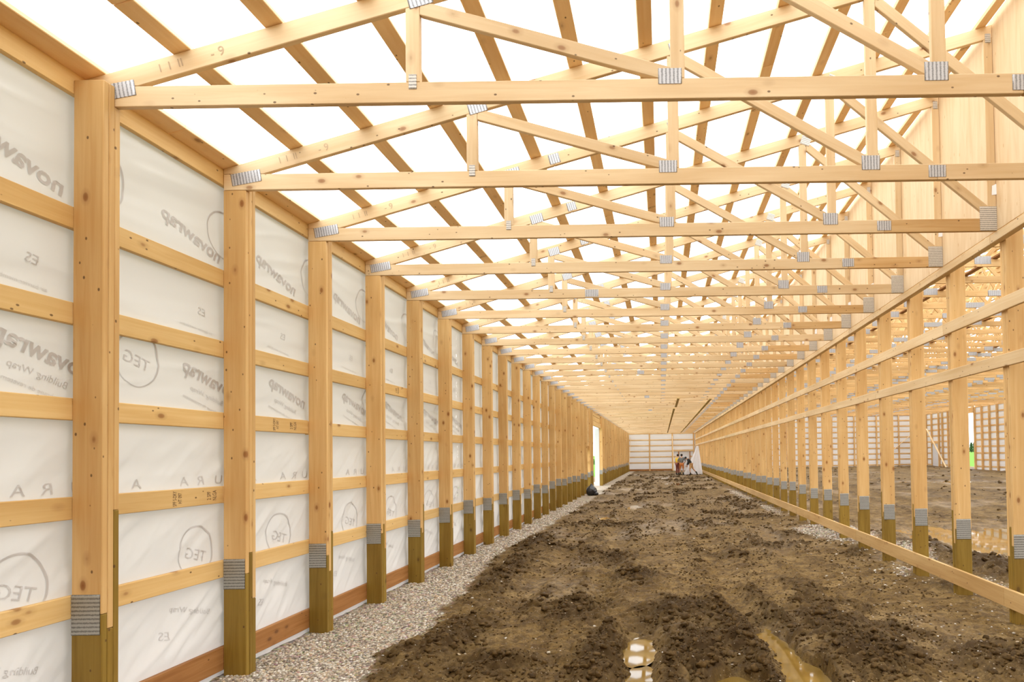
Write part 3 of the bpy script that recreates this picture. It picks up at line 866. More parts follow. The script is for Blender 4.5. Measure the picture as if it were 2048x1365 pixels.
for (a, b) in runs(1.2, Y_END, S * 4, 3.3):
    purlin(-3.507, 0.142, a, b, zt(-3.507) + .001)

# long braces lying across the chords far down the corridor
for (x, a, b, lab) in ((1.95, 25.0, 63.5, 'long greenish brace under the far ceiling, right of centre'), (0.64, 24.5, 29.0, 'short greenish brace under the far ceiling near its middle'), (0.58, 30.0, 64.0, 'long greenish brace under the far ceiling near its middle')):
    o = yboard('ceiling_brace', None, x, a, b, ZB - .040, 0.10, 0.038, W_BRACE)
    tag(o, lab, 'brace')

# grade stamps on the left wall girts
g_st = text_mesh('SPF S-DRY\nHT 097', 0.05); g_st.materials.clear(); g_st.materials.append(M_INK)
g_st2 = text_mesh('2 SPF\nNLGA', 0.06); g_st2.materials.clear(); g_st2.materials.append(M_INK)
def girt_stamp(row, y, m, s=1.0):
    for o in girt_objs[row]:
        y0 = o.matrix_local[1][3]; L = max(v.co.x for v in o.data.vertices)
        if y0 < y < y0 + L:
            c = link('grade_stamp', m, o)
            # board local: X along Y, Y -> +X (thickness), Z up. inner face Y = T. text turned on end
            c.matrix_local = Matrix(((0, -s, 0, y - y0), (0, 0, 1, 0.039), (s * .50, 0, 0, 0.068), (0, 0, 0, 1)))
            return
girt_stamp(3, 4.58, g_st); girt_stamp(3, 4.93, g_st2)
girt_stamp(2, 5.75, g_st); girt_stamp(2, 6.02, g_st2); girt_stamp(3, 10.1, g_st); girt_stamp(4, 9.2, g_st); girt_stamp(1, 8.4, g_st2)

# ------------------------------------------------------------------ end wall of the corridor
wb = tag(empty('wall_back', (0, Y_END, 0)), kind='structure')
for xp in (-3.50, -1.26, 1.13, 3.36):
    vboard('stud', wb, xp - .07, -0.02, -0.1, 3.97, 0.14, 0.11, W_POST)
for z, h in GIRT_Z + [(4.0 - .14, .14)]:
    xboard('girt', wb, -3.56, 3.70, 0.09, z, 0.038, h, W_RAIL)
xboard('skirt_board', wb, -3.56, 1.1, 0.09, 0.02, 0.038, 0.20, W_SKIRT)
Xg, Zg = np.meshgrid(np.linspace(-3.6, 3.72, 90), np.linspace(-0.05, 4.1, 60))
pin = np.ones_like(Zg)
for c in (4.05, 3.25, 2.67, 2.08, 1.48, 0.88, 0.16): pin = np.minimum(pin, sstep(0.05, 0.25, np.abs(Zg - c)))
Yg = 0.135 - 0.03 * pin + 0.02 * pin * fbm(Xg * 2, Zg * 3, 3, 301)
link('house_wrap', mesh_np('house_wrap', np.stack([Xg, Yg, Zg], -1).reshape(-1, 3), quads=grid_quads(60, 90), mat=M_WRAP, smooth=True), wb)
d3 = tag(empty('door_3', (0, Y_END, 0)), kind='structure')
xboard('header', d3, 1.2, 3.40, -0.06, 2.02, 0.10, 0.19, W_RAIL)
vboard('jamb', d3, 1.72, -0.05, 0.0, 2.02, 0.10, 0.08, W_SKIRT)
vboard('jamb', d3, 2.90, -0.05, 0.0, 2.02, 0.10, 0.08, W_SKIRT)
vboard('door_panel', d3, 1.82, 0.0, 0.02, 2.02, 1.08, 0.04, M_WHITE)
o = bar('leaning_brace', None, (-3.42, Y_END - 1.2, 0.0), (-3.22, Y_END - .1, 3.5), 0.14, 0.04, W_PALE, up=(0, 1, 0)); tag(o, 'pale board leaning in the far left corner of the corridor', 'board')
o = bar('leaning_brace', None, (1.22, Y_END - 2.2, 0.0), (1.12, Y_END - .1, 3.6), 0.14, 0.04, W_PALE, up=(0, 1, 0)); tag(o, 'pale board leaning on the end wall beside the workers', 'board')

# ------------------------------------------------------------------ tall hall to the right: trusses, end wall, side wall
ZM = 5.45
XF = 27.2
def build_hall_truss():
    r = empty('hall_truss', (0, 0, 0))
    W = 0.15
    xs_ = [3.55, 8.2, 12.9, 17.6, 22.3, XF]
    for a, b in zip(xs_[:-1], xs_[1:]):
        member('bottom_chord', r, (a, ZM + W / 2), (b, ZM + W / 2), W, [(1, 0, a + .002), (-1, 0, -b + .002)], W_MAIN)
    mid = (3.55 + XF) / 2; s = 0.26; h0 = 0.75
    top = lambda x: ZM + h0 + s * (x - 3.55 if x < mid else XF - x)
    member('top_chord', r, (3.55, top(3.55) - .07), (mid, top(mid) - .07), W, [(1, 0, 3.55), (-1, 0, -mid)], W_MAIN)
    member('top_chord', r, (mid, top(mid) - .07), (XF, top(XF) - .07), W, [(1, 0, mid), (-1, 0, -XF)], W_MAIN)
    U1 = (s, -1.0, -(ZM + h0 - s * 3.55 - .15)); U2 = (-s, -1.0, -(ZM + h0 + s * XF - .15)); B = (0, 1, ZM + W + .001)
    nodes = np.linspace(3.6, XF - .05, 9)
    for i in range(8):
        a, b = nodes[i], nodes[i + 1]; m_ = (a + b) / 2
        member('web', r, (a + .05, ZM + W), (m_, top(m_) - .15), 0.089, [U1, U2, B], W_MAIN)
        member('web', r, (b - .05, ZM + W), (m_, top(m_) - .15), 0.089, [U1, U2, B, (1, 0, m_ + .05)], W_MAIN)
    for x in nodes[1:-1]: plate(r, x, ZM + W - .02, 0.34, 0.16, 9)
    for x in xs_[1:-1]: plate(r, x, ZM + W / 2, 0.55, 0.135, 12)
    return r
ht = build_hall_truss()
n = 0
for k in range(6, NB):
    t = ht if k == 6 else copy_tree(ht)
    t.location = (0, DK[k] + .12, 0)
    n += 1
    tag(t, '%s long timber truss over the muddy hall beyond the right posts' % ordinal(n), 'roof truss', 'hall roof trusses')
hc = tag(empty('ceiling_hall', (0, 0, ZM)), kind='structure')
mid = (3.55 + XF) / 2
for i in range(34):
    x = 3.7 + i * 0.70
    if x > XF: break
    z = ZM + 0.75 + .26 * (x - 3.55 if x < mid else XF - x) + .03
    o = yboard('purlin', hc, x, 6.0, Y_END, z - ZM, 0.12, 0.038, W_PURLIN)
for i, x in enumerate(np.linspace(3.6, XF - .05, 9)[1:-1]):
    yboard('lateral_brace', hc, x + .2, 7.0, Y_END, 0.16, 0.12, 0.038, W_SKIRT)
# end wall
wf = tag(empty('wall_far', (0, Y_END, 0)), kind='structure')
for i in range(11):
    xp = 3.75 + 2.33 * i
    if xp < XF: vboard('stud', wf, xp, -0.12, 0, ZM, 0.14, 0.14, W_MAIN)
ROWS = [0.30 + 0.575 * i for i in range(10)]
for z in ROWS: xboard('girt', wf, 3.6, XF, 0.03, z - .07, 0.038, 0.14, W_MAIN)
Xg, Zg = np.meshgrid(np.linspace(3.6, XF, 140), np.linspace(0.0, ZM + 1.2, 70))
pin = np.ones_like(Zg)
for c in ROWS: pin = np.minimum(pin, sstep(0.05, 0.25, np.abs(Zg - c)))
Yg = 0.08 - 0.03 * pin + 0.02 * pin * fbm(Xg * 2, Zg * 3, 3, 311)
link('house_wrap', mesh_np('house_wrap', np.stack([Xg, Yg, Zg], -1).reshape(-1, 3), quads=grid_quads(70, 140), mat=M_WRAP, smooth=True), wf)
# side wall with a tall opening
ws = tag(empty('wall_far_side', (XF, 0, 0)), kind='structure')
SA, SB = 54.25, 58.0
sy = [SA - S * i for i in range(10)]
for y in sy + [SB + .1, 59.3, 60.5, 61.3, 62.9, 64.2]:
    vboard('stud', ws, 0, y - .12, 0, ZM, 0.18, 0.11, W_MAIN)
for (a, b) in ((SA - S * 9 - .2, SA), (SB - .1, Y_END)):
    for z in ROWS: yboard('girt', ws, 0.18, a, b, z - .07, 0.038, 0.14, W_MAIN)
    Yg, Zg = np.meshgrid(np.linspace(a, b, 60), np.linspace(0.0, ZM + .7, 60))
    pin = np.ones_like(Zg)
    for c in ROWS: pin = np.minimum(pin, sstep(0.05, 0.25, np.abs(Zg - c)))
    Xg = 0.225 - 0.03 * pin
    link('house_wrap', mesh_np('house_wrap', np.stack([Xg, Yg, Zg], -1).reshape(-1, 3), quads=grid_quads(60, 60), mat=M_WRAP, smooth=True), ws)
yboard('header', ws, 0.0, SA - .1, SB, 4.98, 0.15, 0.5, W_MAIN)
d4 = tag(empty('door_4', (XF, 0, 0)), kind='structure')
yboard('door_panel', d4, 0.10, 61.35, 62.75, 0.12, 0.04, 2.25, M_WHITE)
yboard('header', d4, 0.06, 61.3, 62.8, 2.40, 0.08, 0.2, W_MAIN)
o = bar('leaning_brace', None, (26.4, 62.0, 3.9), (27.0, 59.2, 0.12), 0.14, 0.04, W_PALE, up=(1, 0, 0)); tag(o, 'pale brace board sloping to the ground by the hall side opening', 'board')
o = bar('leaning_brace', None, (24.2, 64.86, 1.9), (25.9, 64.86, 3.3), 0.14, 0.04, W_PALE, up=(0, 1, 0)); tag(o, 'pale brace board nailed at a slant across the hall end wall', 'board')

# ------------------------------------------------------------------ the building goes on behind the camera
rear = tag(empty('ceiling_rear', (0, 0, 0)), kind='structure')
wr = tag(empty('wall_rear_light_block', (0, -13.2, 0)), kind='structure')  # added unseen wall of wrap and girts, blocks light from the open rear end
Xg, Zg = np.meshgrid(np.linspace(-3.6, XF, 60), np.linspace(-0.26, 8.6, 40))
link('house_wrap', mesh_np('house_wrap', np.stack([Xg, 0.03 * fbm(Xg, Zg, 2, 321), Zg], -1).reshape(-1, 3), quads=grid_quads(40, 60), mat=M_WRAP, smooth=True), wr)
for z in ROWS: xboard('girt', wr, -3.56, XF, 0.06, z - .07, 0.038, 0.14, W_MAIN)
for k in range(1, 14):
    y = Y0 - S * k
    vboard('post', wall_left, 0, y, -0.25, 3.97, PW, 0.115, W_POST)
    vboard('post', wall_right, 0, y, -0.25, 5.44, PW, 0.115, W_POST)
    xboard('bottom_chord', rear, -3.56, XE, y, ZB, 0.038, CH_W, W_TRUSS)
    bar('top_chord', rear, (-3.56, y + .019, zt(-3.56) - .068), (XE, y + .019, zt(XE) - .068), CH_W, 0.038, W_TRUSS, up=(0, 0, 1))
    for xv in (-1.52, .135, 1.77, 3.39): vboard('web', rear, xv - .045, y, BT, zt(xv) - .14, .089, .038, W_TRUSS)
    xboard('hall_chord', rear, 3.75, XF, y, ZM, 0.038, 0.15, W_MAIN)
for k in range(0, 6): xboard('hall_chord', rear, 3.75, XF, Y0 + S * k + .12, ZM, 0.038, 0.15, W_MAIN)
for k in (0, 1): vboard('post', wall_right, 0, DK[k], -0.25, 5.44, PW, 0.115, W_POST)
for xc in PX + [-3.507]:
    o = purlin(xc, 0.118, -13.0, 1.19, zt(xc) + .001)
for z, h in GIRT_Z: yboard('girt', wall_left, -0.038, -13.0, 2.19, z, 0.038, h, W_GIRT)
for (x, z, t_, h) in ((-.085, 3.884, .083, .09), (-.039, .143, .038, .19), (-.039, 3.165, .038, .136), (-.039, 2.595, .038, .128)):
    yboard('rail', wall_right, x, -13.0, 2.39, z, t_, h, W_RAIL)
yboard('plywood_panel', wall_right, -0.082, -13.0, Y0 - S + .01, 3.99, 0.012, 2.18, M_PLY)
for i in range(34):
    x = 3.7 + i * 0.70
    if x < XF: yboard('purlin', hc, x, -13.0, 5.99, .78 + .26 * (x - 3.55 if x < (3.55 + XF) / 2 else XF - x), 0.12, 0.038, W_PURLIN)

# ------------------------------------------------------------------ puddles
PUD_LAB = ['sky-reflecting puddle in the rut left of the churned mud ridge, front centre', 'scrap of sky-reflecting water at the bottom edge, in the rut left of centre', 'yellow muddy puddle filling the rut at the front right', 'small shallow puddle at the bottom edge between the two ruts',
           'bright white puddle on the mud, middle of the corridor', 'dull puddle left of the bright white one', 'large tan puddle beyond the right posts mirroring the wrapped wall',
           'long thin pale puddle far across the hall floor', 'shallow far puddle right of centre in the corridor', 'faintest puddle near the workers at the far end']
for (px, py, a, b, bend), lab in zip(PUD, PUD_LAB):
    n = 40
    t = np.linspace(0, 2 * np.pi, n, endpoint=False)
    v = [(0, 0, 0)] + [(1.22 * a * math.cos(q) + bend * 1.22 * b * math.sin(q), 1.22 * b * math.sin(q), 0) for q in t]
    f = [(0, 1 + i, 1 + (i + 1) % n) for i in range(n)]
    o = link('puddle', mesh_np('puddle', v, tris=f, mat=M_WATER))
    o.location = (px, py, WATER_Z)
    tag(o, lab, 'puddle')

# ------------------------------------------------------------------ loose gravel and mud clods
def ico(sub):
    bm = bmesh.new(); bmesh.ops.create_icosphere(bm, subdivisions=sub, radius=1.0)
    v = np.array([x.co[:] for x in bm.verts]); f = np.array([[q.index for q in p.verts] for p in bm.faces]); bm.free()
    return v, f
def scatter(name, xyz, size, base, flat, mat, jitter=0.25, tone=None, sink=0.3, flat_shade=False):
    bv, bf = base
    n = len(xyz); m = len(bv)
    ang = rng.random(n) * 2 * np.pi
    sc = np.stack([size * rng.uniform(.75, 1.35, n), size * rng.uniform(.75, 1.35, n), size * flat * rng.uniform(.75, 1.2, n)], -1)
    jit = 1 + jitter * (rng.random((n, m)) - .5) * 2
    P = bv[None] * jit[..., None] * sc[:, None, :]
    tl = rng.uniform(-.5, .5, n)
    ct, st = np.cos(tl)[:, None], np.sin(tl)[:, None]
    P = np.stack([P[..., 0] * ct - P[..., 2] * st, P[..., 1], P[..., 0] * st + P[..., 2] * ct], -1)
    ca, sa = np.cos(ang)[:, None], np.sin(ang)[:, None]
    Q = np.stack([P[..., 0] * ca - P[..., 1] * sa, P[..., 0] * sa + P[..., 1] * ca, P[..., 2]], -1) + xyz[:, None, :]
    Q[..., 2] += (sc[:, 2] * sink)[:, None]
    F = bf[None] + (np.arange(n) * m)[:, None, None]
    me = mesh_np(name, Q.reshape(-1, 3), tris=F.reshape(-1, 3), mat=mat, smooth=not flat_shade)
    if tone is not None: vcol(me, 'tone', np.repeat(tone, m, axis=0))
    return link(name, me)
def pick(n, xa, xb, ya, yb, power, fn):
    x = rng.uniform(xa, xb, n)
    u = rng.random(n); q = 1 - power
    y = (ya ** q + u * (yb ** q - ya ** q)) ** (1 / q)
    z, g, c, w = ground(x, y)
    k = rng.random(n) < fn(x, y, z, g, c, w)
    return x[k], y[k], z[k]
I1 = ico(1); I2 = ico(2)
# gravel
x, y, z = pick(28000, -3.54, -2.1, 3.3, 24.0, 1.9, lambda x, y, z, g, c, w: (g > .45) * 1.0)
x2, y2, z2 = pick(22000, 2.6, 5.0, 6.5, 30.0, 1.7, lambda x, y, z, g, c, w: np.clip(g * 1.3, 0, 1))
x3, y3, z3 = pick(1500, -2.6, 4.4, 4.4, 22.0, 1.8, lambda x, y, z, g, c, w: (g < .4) * (z > WATER_Z + .01) * (0.15 + 0.85 * (x > 2.2) + 0.5 * (x < -1.9)))
x = np.concatenate([x, x2, x3]); y = np.concatenate([y, y2, y3]); z = np.concatenate([z, z2, z3])
sz = rng.uniform(.008, .018, len(x)) * np.clip(y / 8, .85, 1.5)
pal = np.array([(.52, .46, .36), (.62, .56, .46), (.40, .33, .24), (.30, .24, .18), (.55, .43, .28), (.70, .66, .58), (.22, .18, .14)])
tn = pal[rng.integers(0, len(pal), len(x))] * rng.uniform(.7, 1.0, (len(x), 1))
tag(scatter('gravel', np.stack([x, y, z], -1), sz, I1, 0.62, M_PEB, 0.18, tn, 0.15), 'loose pale gravel stones along the wall and in the mud', 'gravel', kind='stuff')
# crumbs over the smoother mud
x, y, z = pick(16000, -2.7, 3.4, 4.3, 26.0, 2.0, lambda x, y, z, g, c, w: (g < .3) * (z > WATER_Z) * (0.15 + 0.85 * sstep(-.1, .35, fbm(x * 2.3, y * 1.6, 3, 611))))
tag(scatter('mud_crumbs', np.stack([x, y, z], -1), rng.uniform(.005, .016, len(x)) * np.clip(y / 7, .9, 2.2), I1, 0.7, M_CLOD, 0.4, None, 0.1, flat_shade=True), 'small dark crumbs of mud strewn over the smoother ground', 'mud', kind='stuff')
# clods
x, y, z = pick(30000, -2.9, 3.3, 4.3, 20.0, 1.9, lambda x, y, z, g, c, w: np.clip((c - .28) * 1.2, 0, 1) * (z > WATER_Z - .01))
x2, y2, z2 = pick(2500, 4.2, 9.0, 7.0, 16.0, 1.3, lambda x, y, z, g, c, w: np.clip((c - .2) * 1.2, 0, 1) * (z > WATER_Z - .01))
x = np.concatenate([x, x2]); y = np.concatenate([y, y2]); z = np.concatenate([z, z2])
keep = rng.permutation(len(x))[:6500]
x, y, z = x[keep], y[keep], z[keep]
sz = 0.008 + 0.032 * rng.random(len(x)) ** 3.0
sz *= np.clip(y / 7.5, .9, 1.6)
tag(scatter('mud_clods', np.stack([x, y, z], -1), sz, I2, 0.75, M_CLOD, 0.42, None, -0.1), 'dark churned clods of mud thrown up along the ruts', 'mud', kind='stuff')
x, y, z = pick(26000, -2.9, 3.3, 13.0, 55.0, 1.2, lambda x, y, z, g, c, w: np.clip((c - .25) * 1.2, 0, 1) * (z > WATER_Z - .01))
x2, y2, z2 = pick(5000, 4.0, 26.0, 14.0, 62.0, 1.0001, lambda x, y, z, g, c, w: np.clip((c - .2) * 1.2, 0, 1) * (z > WATER_Z - .01))
x = np.concatenate([x, x2]); y = np.concatenate([y, y2]); z = np.concatenate([z, z2])
keep = rng.permutation(len(x))[:7500]
x, y, z = x[keep], y[keep], z[keep]
sz = (0.020 + 0.035 * rng.random(len(x)) ** 2) * np.clip(y / 18, .8, 1.8)
tag(scatter('mud_clods', np.stack([x, y, z], -1), sz, I1, 0.7, M_CLOD, 0.45, None, 0.0, flat_shade=True), 'dark clods of mud scattered over the far floor', 'mud', kind='stuff')
big = [(0.10, 6.55, .085), (0.33, 6.85, .075), (-0.12, 6.9, .06), (0.42, 6.4, .055), (0.02, 6.25, .05), (-0.15, 6.55, .07), (0.22, 6.3, .06), (1.58, 6.35, .065), (1.72, 6.0, .05), (1.50, 6.7, .05), (-0.33, 8.9, .055), (-0.30, 9.6, .045), (-2.5, 12.6, .10), (0.5, 5.5, .05), (-0.6, 5.2, .05), (-0.48, 5.7, .045), (1.85, 5.5, .05)]
xyz = np.array([(a, b, ground_z(a, b)) for a, b, s in big]); ss = np.array([s for a, b, s in big]) * 0.72
tag(scatter('mud_lumps', xyz, ss, I2, 0.8, M_CLOD, 0.30, None, 0.0, flat_shade=True), 'large lumps of mud heaped beside the front puddles', 'mud', kind='stuff')

# ------------------------------------------------------------------ black rubbish bag by the door
bv, bf = ico(4)
lump = 1 + 0.10 * fbm(bv[:, 0] * 3 + 5, bv[:, 1] * 3 + bv[:, 2] * 2, 3, 401)
P = bv * lump[:, None] * np.array([.24, .22, .22])
top = sstep(.12, .24, P[:, 2])
P[:, 0] *= 1 - .72 * top; P[:, 1] *= 1 - .72 * top; P[:, 2] += .10 * top
P[:, 2] = np.maximum(P[:, 2] + .19, 0.0)
bag = empty('rubbish_bag', (-3.08, 27.1, ground_z(-3.08, 27.1)))
link('sack', mesh_np('sack', P, tris=bf, mat=M_BAG, smooth=True), bag)
kn = link('knot', mesh_np('knot', bv * np.array([.05, .05, .03]), tris=bf, mat=M_BAG, smooth=True), bag); kn.location = (0, 0, .47)
P2 = bv * (1 + .15 * fbm(bv[:, 0] * 3, bv[:, 2] * 3, 2, 402))[:, None] * np.array([.13, .12, .09]); P2[:, 2] = np.maximum(P2[:, 2] + .07, 0)
o = link('slack_corner', mesh_np('slack_corner', P2, tris=bf, mat=M_BAG, smooth=True), bag); o.location = (.19, -.06, 0)
tag(bag, 'black plastic rubbish bag on the gravel beside the left door opening', 'bag')

# ------------------------------------------------------------------ white tarp hanging at the far end
nu, nv = 60, 40
U, V = np.meshgrid(np.linspace(0, 1, nu), np.linspace(0, 1, nv))
ap = np.array([2.98, 51.9, 2.42]); b0 = np.array([1.68, 51.75, 0.0]); b1 = np.array([3.40, 52.0, 0.02])
base = b0 + (b1 - b0) * U[..., None]
topw = np.array([2.90, 51.9, 2.40]) + (np.array([3.08, 51.95, 2.40]) - np.array([2.90, 51.9, 2.40])) * U[..., None]
Pt = topw * (1 - V[..., None]) + base * V[..., None]
Pt[..., 0] += 0.10 * np.sin(V * np.pi) * (1 - U)
Pt[..., 1] += (0.05 * np.sin(U * 17 + 2 * V) + 0.05 * fbm(U * 6, V * 3, 3, 411)) * (0.25 + V)
Pt[..., 2] = np.maximum(Pt[..., 2], 0.015)
o = link('hanging_tarp', mesh_np('hanging_tarp', Pt.reshape(-1, 3), quads=grid_quads(nv, nu), mat=M_TARP, smooth=True))
md = o.modifiers.new('thickness', 'SOLIDIFY'); md.thickness = 0.004
tag(o, 'white plastic sheet hanging in a point behind the stooping worker', 'tarp')

# ------------------------------------------------------------------ workers
def skin(name, chain_pts, edges, radii, mat, parent=None, root=0, sub=2):
    me = bpy.data.meshes.new(name)
    me.from_pydata([tuple(p) for p in chain_pts], edges, [])
    o = link(name, me, parent)
    md = o.modifiers.new('skin', 'SKIN')
    sv = me.skin_vertices[0].data
    for i, r_ in enumerate(radii):
        sv[i].radius = (r_, r_) if not isinstance(r_, tuple) else r_
    sv[root].use_root = True
    md.use_smooth_shade = True
    s = o.modifiers.new('sub', 'SUBSURF'); s.levels = sub; s.render_levels = sub
    me.materials.append(mat)
    return o
def lerp(a, b, t): return tuple(a[i] + (b[i] - a[i]) * t for i in range(3))
def worker(name, x, y, pose, top_mat, leg_mat, short_legs, hat_mat, label):
    """pose: dict of joints in metres, local frame"""
    r = empty(name, (x, y, ground_z(x, y) + .0))
    J = pose
    names = ['pelvis', 'waist', 'chest', 'neck', 'head', 'crown', 'nose', 'hipL', 'kneeL', 'ankL', 'toeL', 'hipR', 'kneeR', 'ankR', 'toeR', 'shL', 'elL', 'wrL', 'shR', 'elR', 'wrR']
    rad = [.125, .12, .14, .055, .085, .075, .018, .085, .058, .042, .03, .085, .058, .042, .03, .062, .042, .03, .062, .042, .03]
    idx = {n_: i for i, n_ in enumerate(names)}
    pts = [J[n_] for n_ in names]
    E_ = [('pelvis', 'waist'), ('waist', 'chest'), ('chest', 'neck'), ('neck', 'head'), ('head', 'crown'), ('head', 'nose'), ('pelvis', 'hipL'), ('hipL', 'kneeL'), ('kneeL', 'ankL'), ('ankL', 'toeL'),
          ('pelvis', 'hipR'), ('hipR', 'kneeR'), ('kneeR', 'ankR'), ('ankR', 'toeR'), ('chest', 'shL'), ('shL', 'elL'), ('elL', 'wrL'), ('chest', 'shR'), ('shR', 'elR'), ('elR', 'wrR')]
    edges = [(idx[a], idx[b]) for a, b in E_]
    # hands: palm, four fingers and a thumb
    for s in 'LR':
        e, w = Vector(J['el' + s]), Vector(J['wr' + s]); d = (w - e).normalized()
        side = d.cross(Vector((0, 1, 0))); side = side.normalized() if side.length > .1 else Vector((1, 0, 0))
        palm = w + d * .06; pi_ = len(pts); pts.append(tuple(palm)); rad.append((.038, .018)); edges.append((idx['wr' + s], pi_))
        for q, (off, ln) in enumerate(((-.03, .075), (-.01, .085), (.01, .082), (.03, .065))):
            a_ = palm + side * off + d * .03; b_ = a_ + d * ln * .55; c_ = b_ + d * ln * .4 + Vector((0, .015, -.005))
            i0 = len(pts); pts += [tuple(a_), tuple(b_), tuple(c_)]; rad += [.010, .009, .008]; edges += [(pi_, i0), (i0, i0 + 1), (i0 + 1, i0 + 2)]
        a_ = palm - side * .045 + d * .0; b_ = a_ - side * .012 + d * .04
        i0 = len(pts); pts += [tuple(a_), tuple(b_)]; rad += [.011, .009]; edges += [(pi_, i0), (i0, i0 + 1)]
    skin('body', pts, edges, rad, M_SKIN, r)
    # shirt
    P_ = ['pelvis', 'waist', 'chest', 'neck', 'shL', 'elL', 'shR', 'elR']
    pp = [J[q] for q in P_]; pp[3] = lerp(J['chest'], J['neck'], .75)
    pp[0] = lerp(J['pelvis'], J['waist'], .25)
    long_ = short_legs == 'long sleeves'
    if long_: pp += [lerp(J['elL'], J['wrL'], .9), lerp(J['elR'], J['wrR'], .9)]
    ed = [(0, 1), (1, 2), (2, 3), (2, 4), (4, 5), (2, 6), (6, 7)] + ([(5, 8), (7, 9)] if long_ else [])
    skin('shirt', pp, ed, [.15, .15, .165, .08, .085, .06, .085, .06] + ([.05, .05] if long_ else []), top_mat, r)
    # trousers or shorts
    cut = 1.0 if short_legs == 'long legs' else 0.95
    P_ = [J['pelvis'], J['hipL'], lerp(J['hipL'], J['kneeL'], cut), J['hipR'], lerp(J['hipR'], J['kneeR'], cut)]
    ed = [(0, 1), (1, 2), (0, 3), (3, 4)]; rd = [.145, .105, .08, .105, .08]
    if short_legs == 'long legs':
        P_ += [lerp(J['kneeL'], J['ankL'], .85), lerp(J['kneeR'], J['ankR'], .85)]; ed += [(2, 5), (4, 6)]; rd += [.065, .065]
    skin('trousers', P_, ed, rd, leg_mat, r)
    for s in 'LR':
        a_ = lerp(J['knee' + s], J['ank' + s], .55)
        skin('boot', [a_, J['ank' + s], J['toe' + s]], [(0, 1), (1, 2)], [.062, .062, .05], M_BOOT, r)
    h = link('hair', mesh_np('hair', bv_s * np.array([.098, .108, .10]), tris=bf_s, mat=hat_mat, smooth=True), r)
    h.location = lerp(J['head'], J['crown'], .55)
    back = Vector(J['head']) - Vector(J['nose']); back.normalize(); h.location = Vector(h.location) + back * .022
    tag(r, label, 'person', 'workers at the far end')
    return r
bv_s, bf_s = ico(3)
def standing(face=(0, 1), arms='hips', lean=0.0, h=1.0):
    fx, fy = face; sx, sy = -fy, fx          # side vector (left of facing)
    def p(s, f, z): return (sx * s + fx * f, sy * s + fy * f, z * h)
    J = dict(pelvis=p(0, 0, .95), waist=p(0, .01, 1.10), chest=p(0, .02 + lean, 1.32), neck=p(0, .03 + lean, 1.49), head=p(0, .05 + lean, 1.60), crown=p(0, .04 + lean, 1.70), nose=p(0, .155 + lean, 1.59),
             hipL=p(.10, 0, .90), kneeL=p(.12, .02, .50), ankL=p(.13, -.02, .09), toeL=p(.15, .13, .04), hipR=p(-.10, 0, .90), kneeR=p(-.12, .02, .50), ankR=p(-.13, -.02, .09), toeR=p(-.15, .13, .04),
             shL=p(.19, .02 + lean, 1.40), shR=p(-.19, .02 + lean, 1.40))
    if arms == 'hips':
        J.update(elL=p(.33, -.06, 1.16), wrL=p(.20, .04, .99), elR=p(-.33, -.06, 1.16), wrR=p(-.20, .04, .99))
    else:
        J.update(elL=p(.23, .0, 1.13), wrL=p(.22, .10, .90), elR=p(-.23, .0, 1.13), wrR=p(-.22, .10, .90))
    return J
worker('person', 1.30, 51.6, standing((.75, .66), 'down', .02), M_YELLOW, M_MAROON, 'long legs', M_HAIR, 'person in yellow shirt and dark trousers standing at the far end')
worker('person', 1.63, 51.2, standing((.15, .99), 'hips'), M_GREY, M_RUST, 'shorts', M_HAIR, 'person in grey shirt and rust shorts, hands on hips, far end')
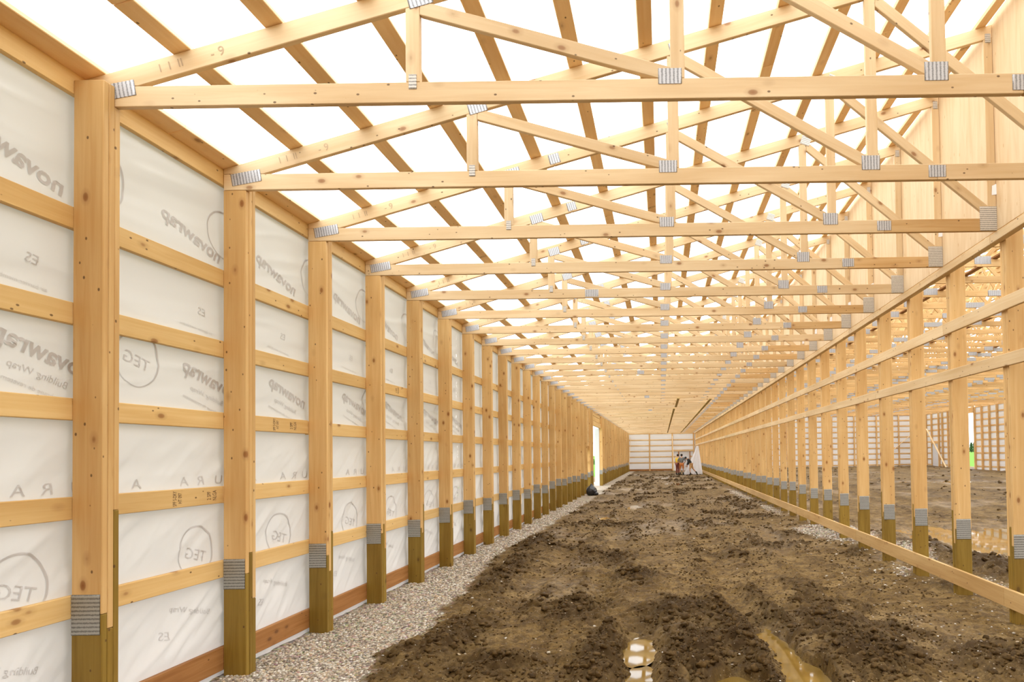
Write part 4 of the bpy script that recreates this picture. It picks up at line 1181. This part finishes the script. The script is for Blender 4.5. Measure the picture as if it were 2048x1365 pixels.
stoop = dict(pelvis=(.10, 0, .92), waist=(.04, 0, 1.05), chest=(-.10, 0, 1.24), neck=(-.22, 0, 1.36), head=(-.31, 0, 1.40), crown=(-.37, 0, 1.46), nose=(-.40, 0, 1.33),
             hipL=(.10, -.10, .88), kneeL=(.00, -.11, .48), ankL=(.06, -.11, .09), toeL=(-.09, -.12, .04), hipR=(.12, .10, .88), kneeR=(.30, .11, .50), ankR=(.58, .12, .20), toeR=(.60, .12, .05),
             shL=(-.11, -.19, 1.30), shR=(-.11, .19, 1.30), elL=(-.16, -.22, 1.03), wrL=(-.26, -.20, .84), elR=(-.05, .22, 1.03), wrR=(-.16, .20, .82))
worker('person', 2.28, 51.0, stoop, M_BLACK, M_TAN, 'long sleeves', M_BLACK, 'person in black hooded top and tan shorts stooping mid-stride by the tarp')

# ------------------------------------------------------------------ trees beyond the lawn
def tree(x, y, h, w, lab, sd):
    r = empty('tree', (x, y, -.3))
    rg = np.random.default_rng(sd)
    bm = bmesh.new(); bmesh.ops.create_cone(bm, cap_ends=True, segments=8, radius1=.06 * h * .5, radius2=.01 * h, depth=h * .8)
    m_ = bpy.data.meshes.new('trunk'); bm.to_mesh(m_); bm.free(); m_.materials.append(M_TRUNK)
    t = link('trunk', m_, r); t.location = (0, 0, h * .4)
    n = 900
    zz = rg.random(n) ** .8 * .92 + .06
    rad = w * (1 - zz) ** .75 * np.sqrt(rg.random(n)) * (0.85 + .3 * np.sin(zz * 26))
    an = rg.random(n) * 6.283
    c = np.stack([rad * np.cos(an), rad * np.sin(an), zz * h], -1)
    d1_ = rg.normal(size=(n, 3)) * .06 * h; d2_ = rg.normal(size=(n, 3)) * .06 * h
    v = np.stack([c, c + d1_, c + d2_], 1).reshape(-1, 3)
    o = link('foliage', mesh_np('foliage', v, tris=np.arange(n * 3).reshape(-1, 3), mat=M_LEAF), r); tag(o, kind='stuff')
    tag(r, lab, 'tree')
for i, (x, y, h, w, lab) in enumerate(((216.0, 440, 8.0, 1.9, 'dark tree farthest left in the tall hall opening'), (221.8, 446, 6.9, 1.9, 'lower dark tree in the middle of the tall hall opening'), (227.2, 452, 7.6, 1.9, 'dark tree farthest right in the tall hall opening'), (-14.6, 132, 1.3, .8, 'small grey-green shrub on the grass outside the left door opening'))):
    tree(x, y, h, w, lab, 500 + i)
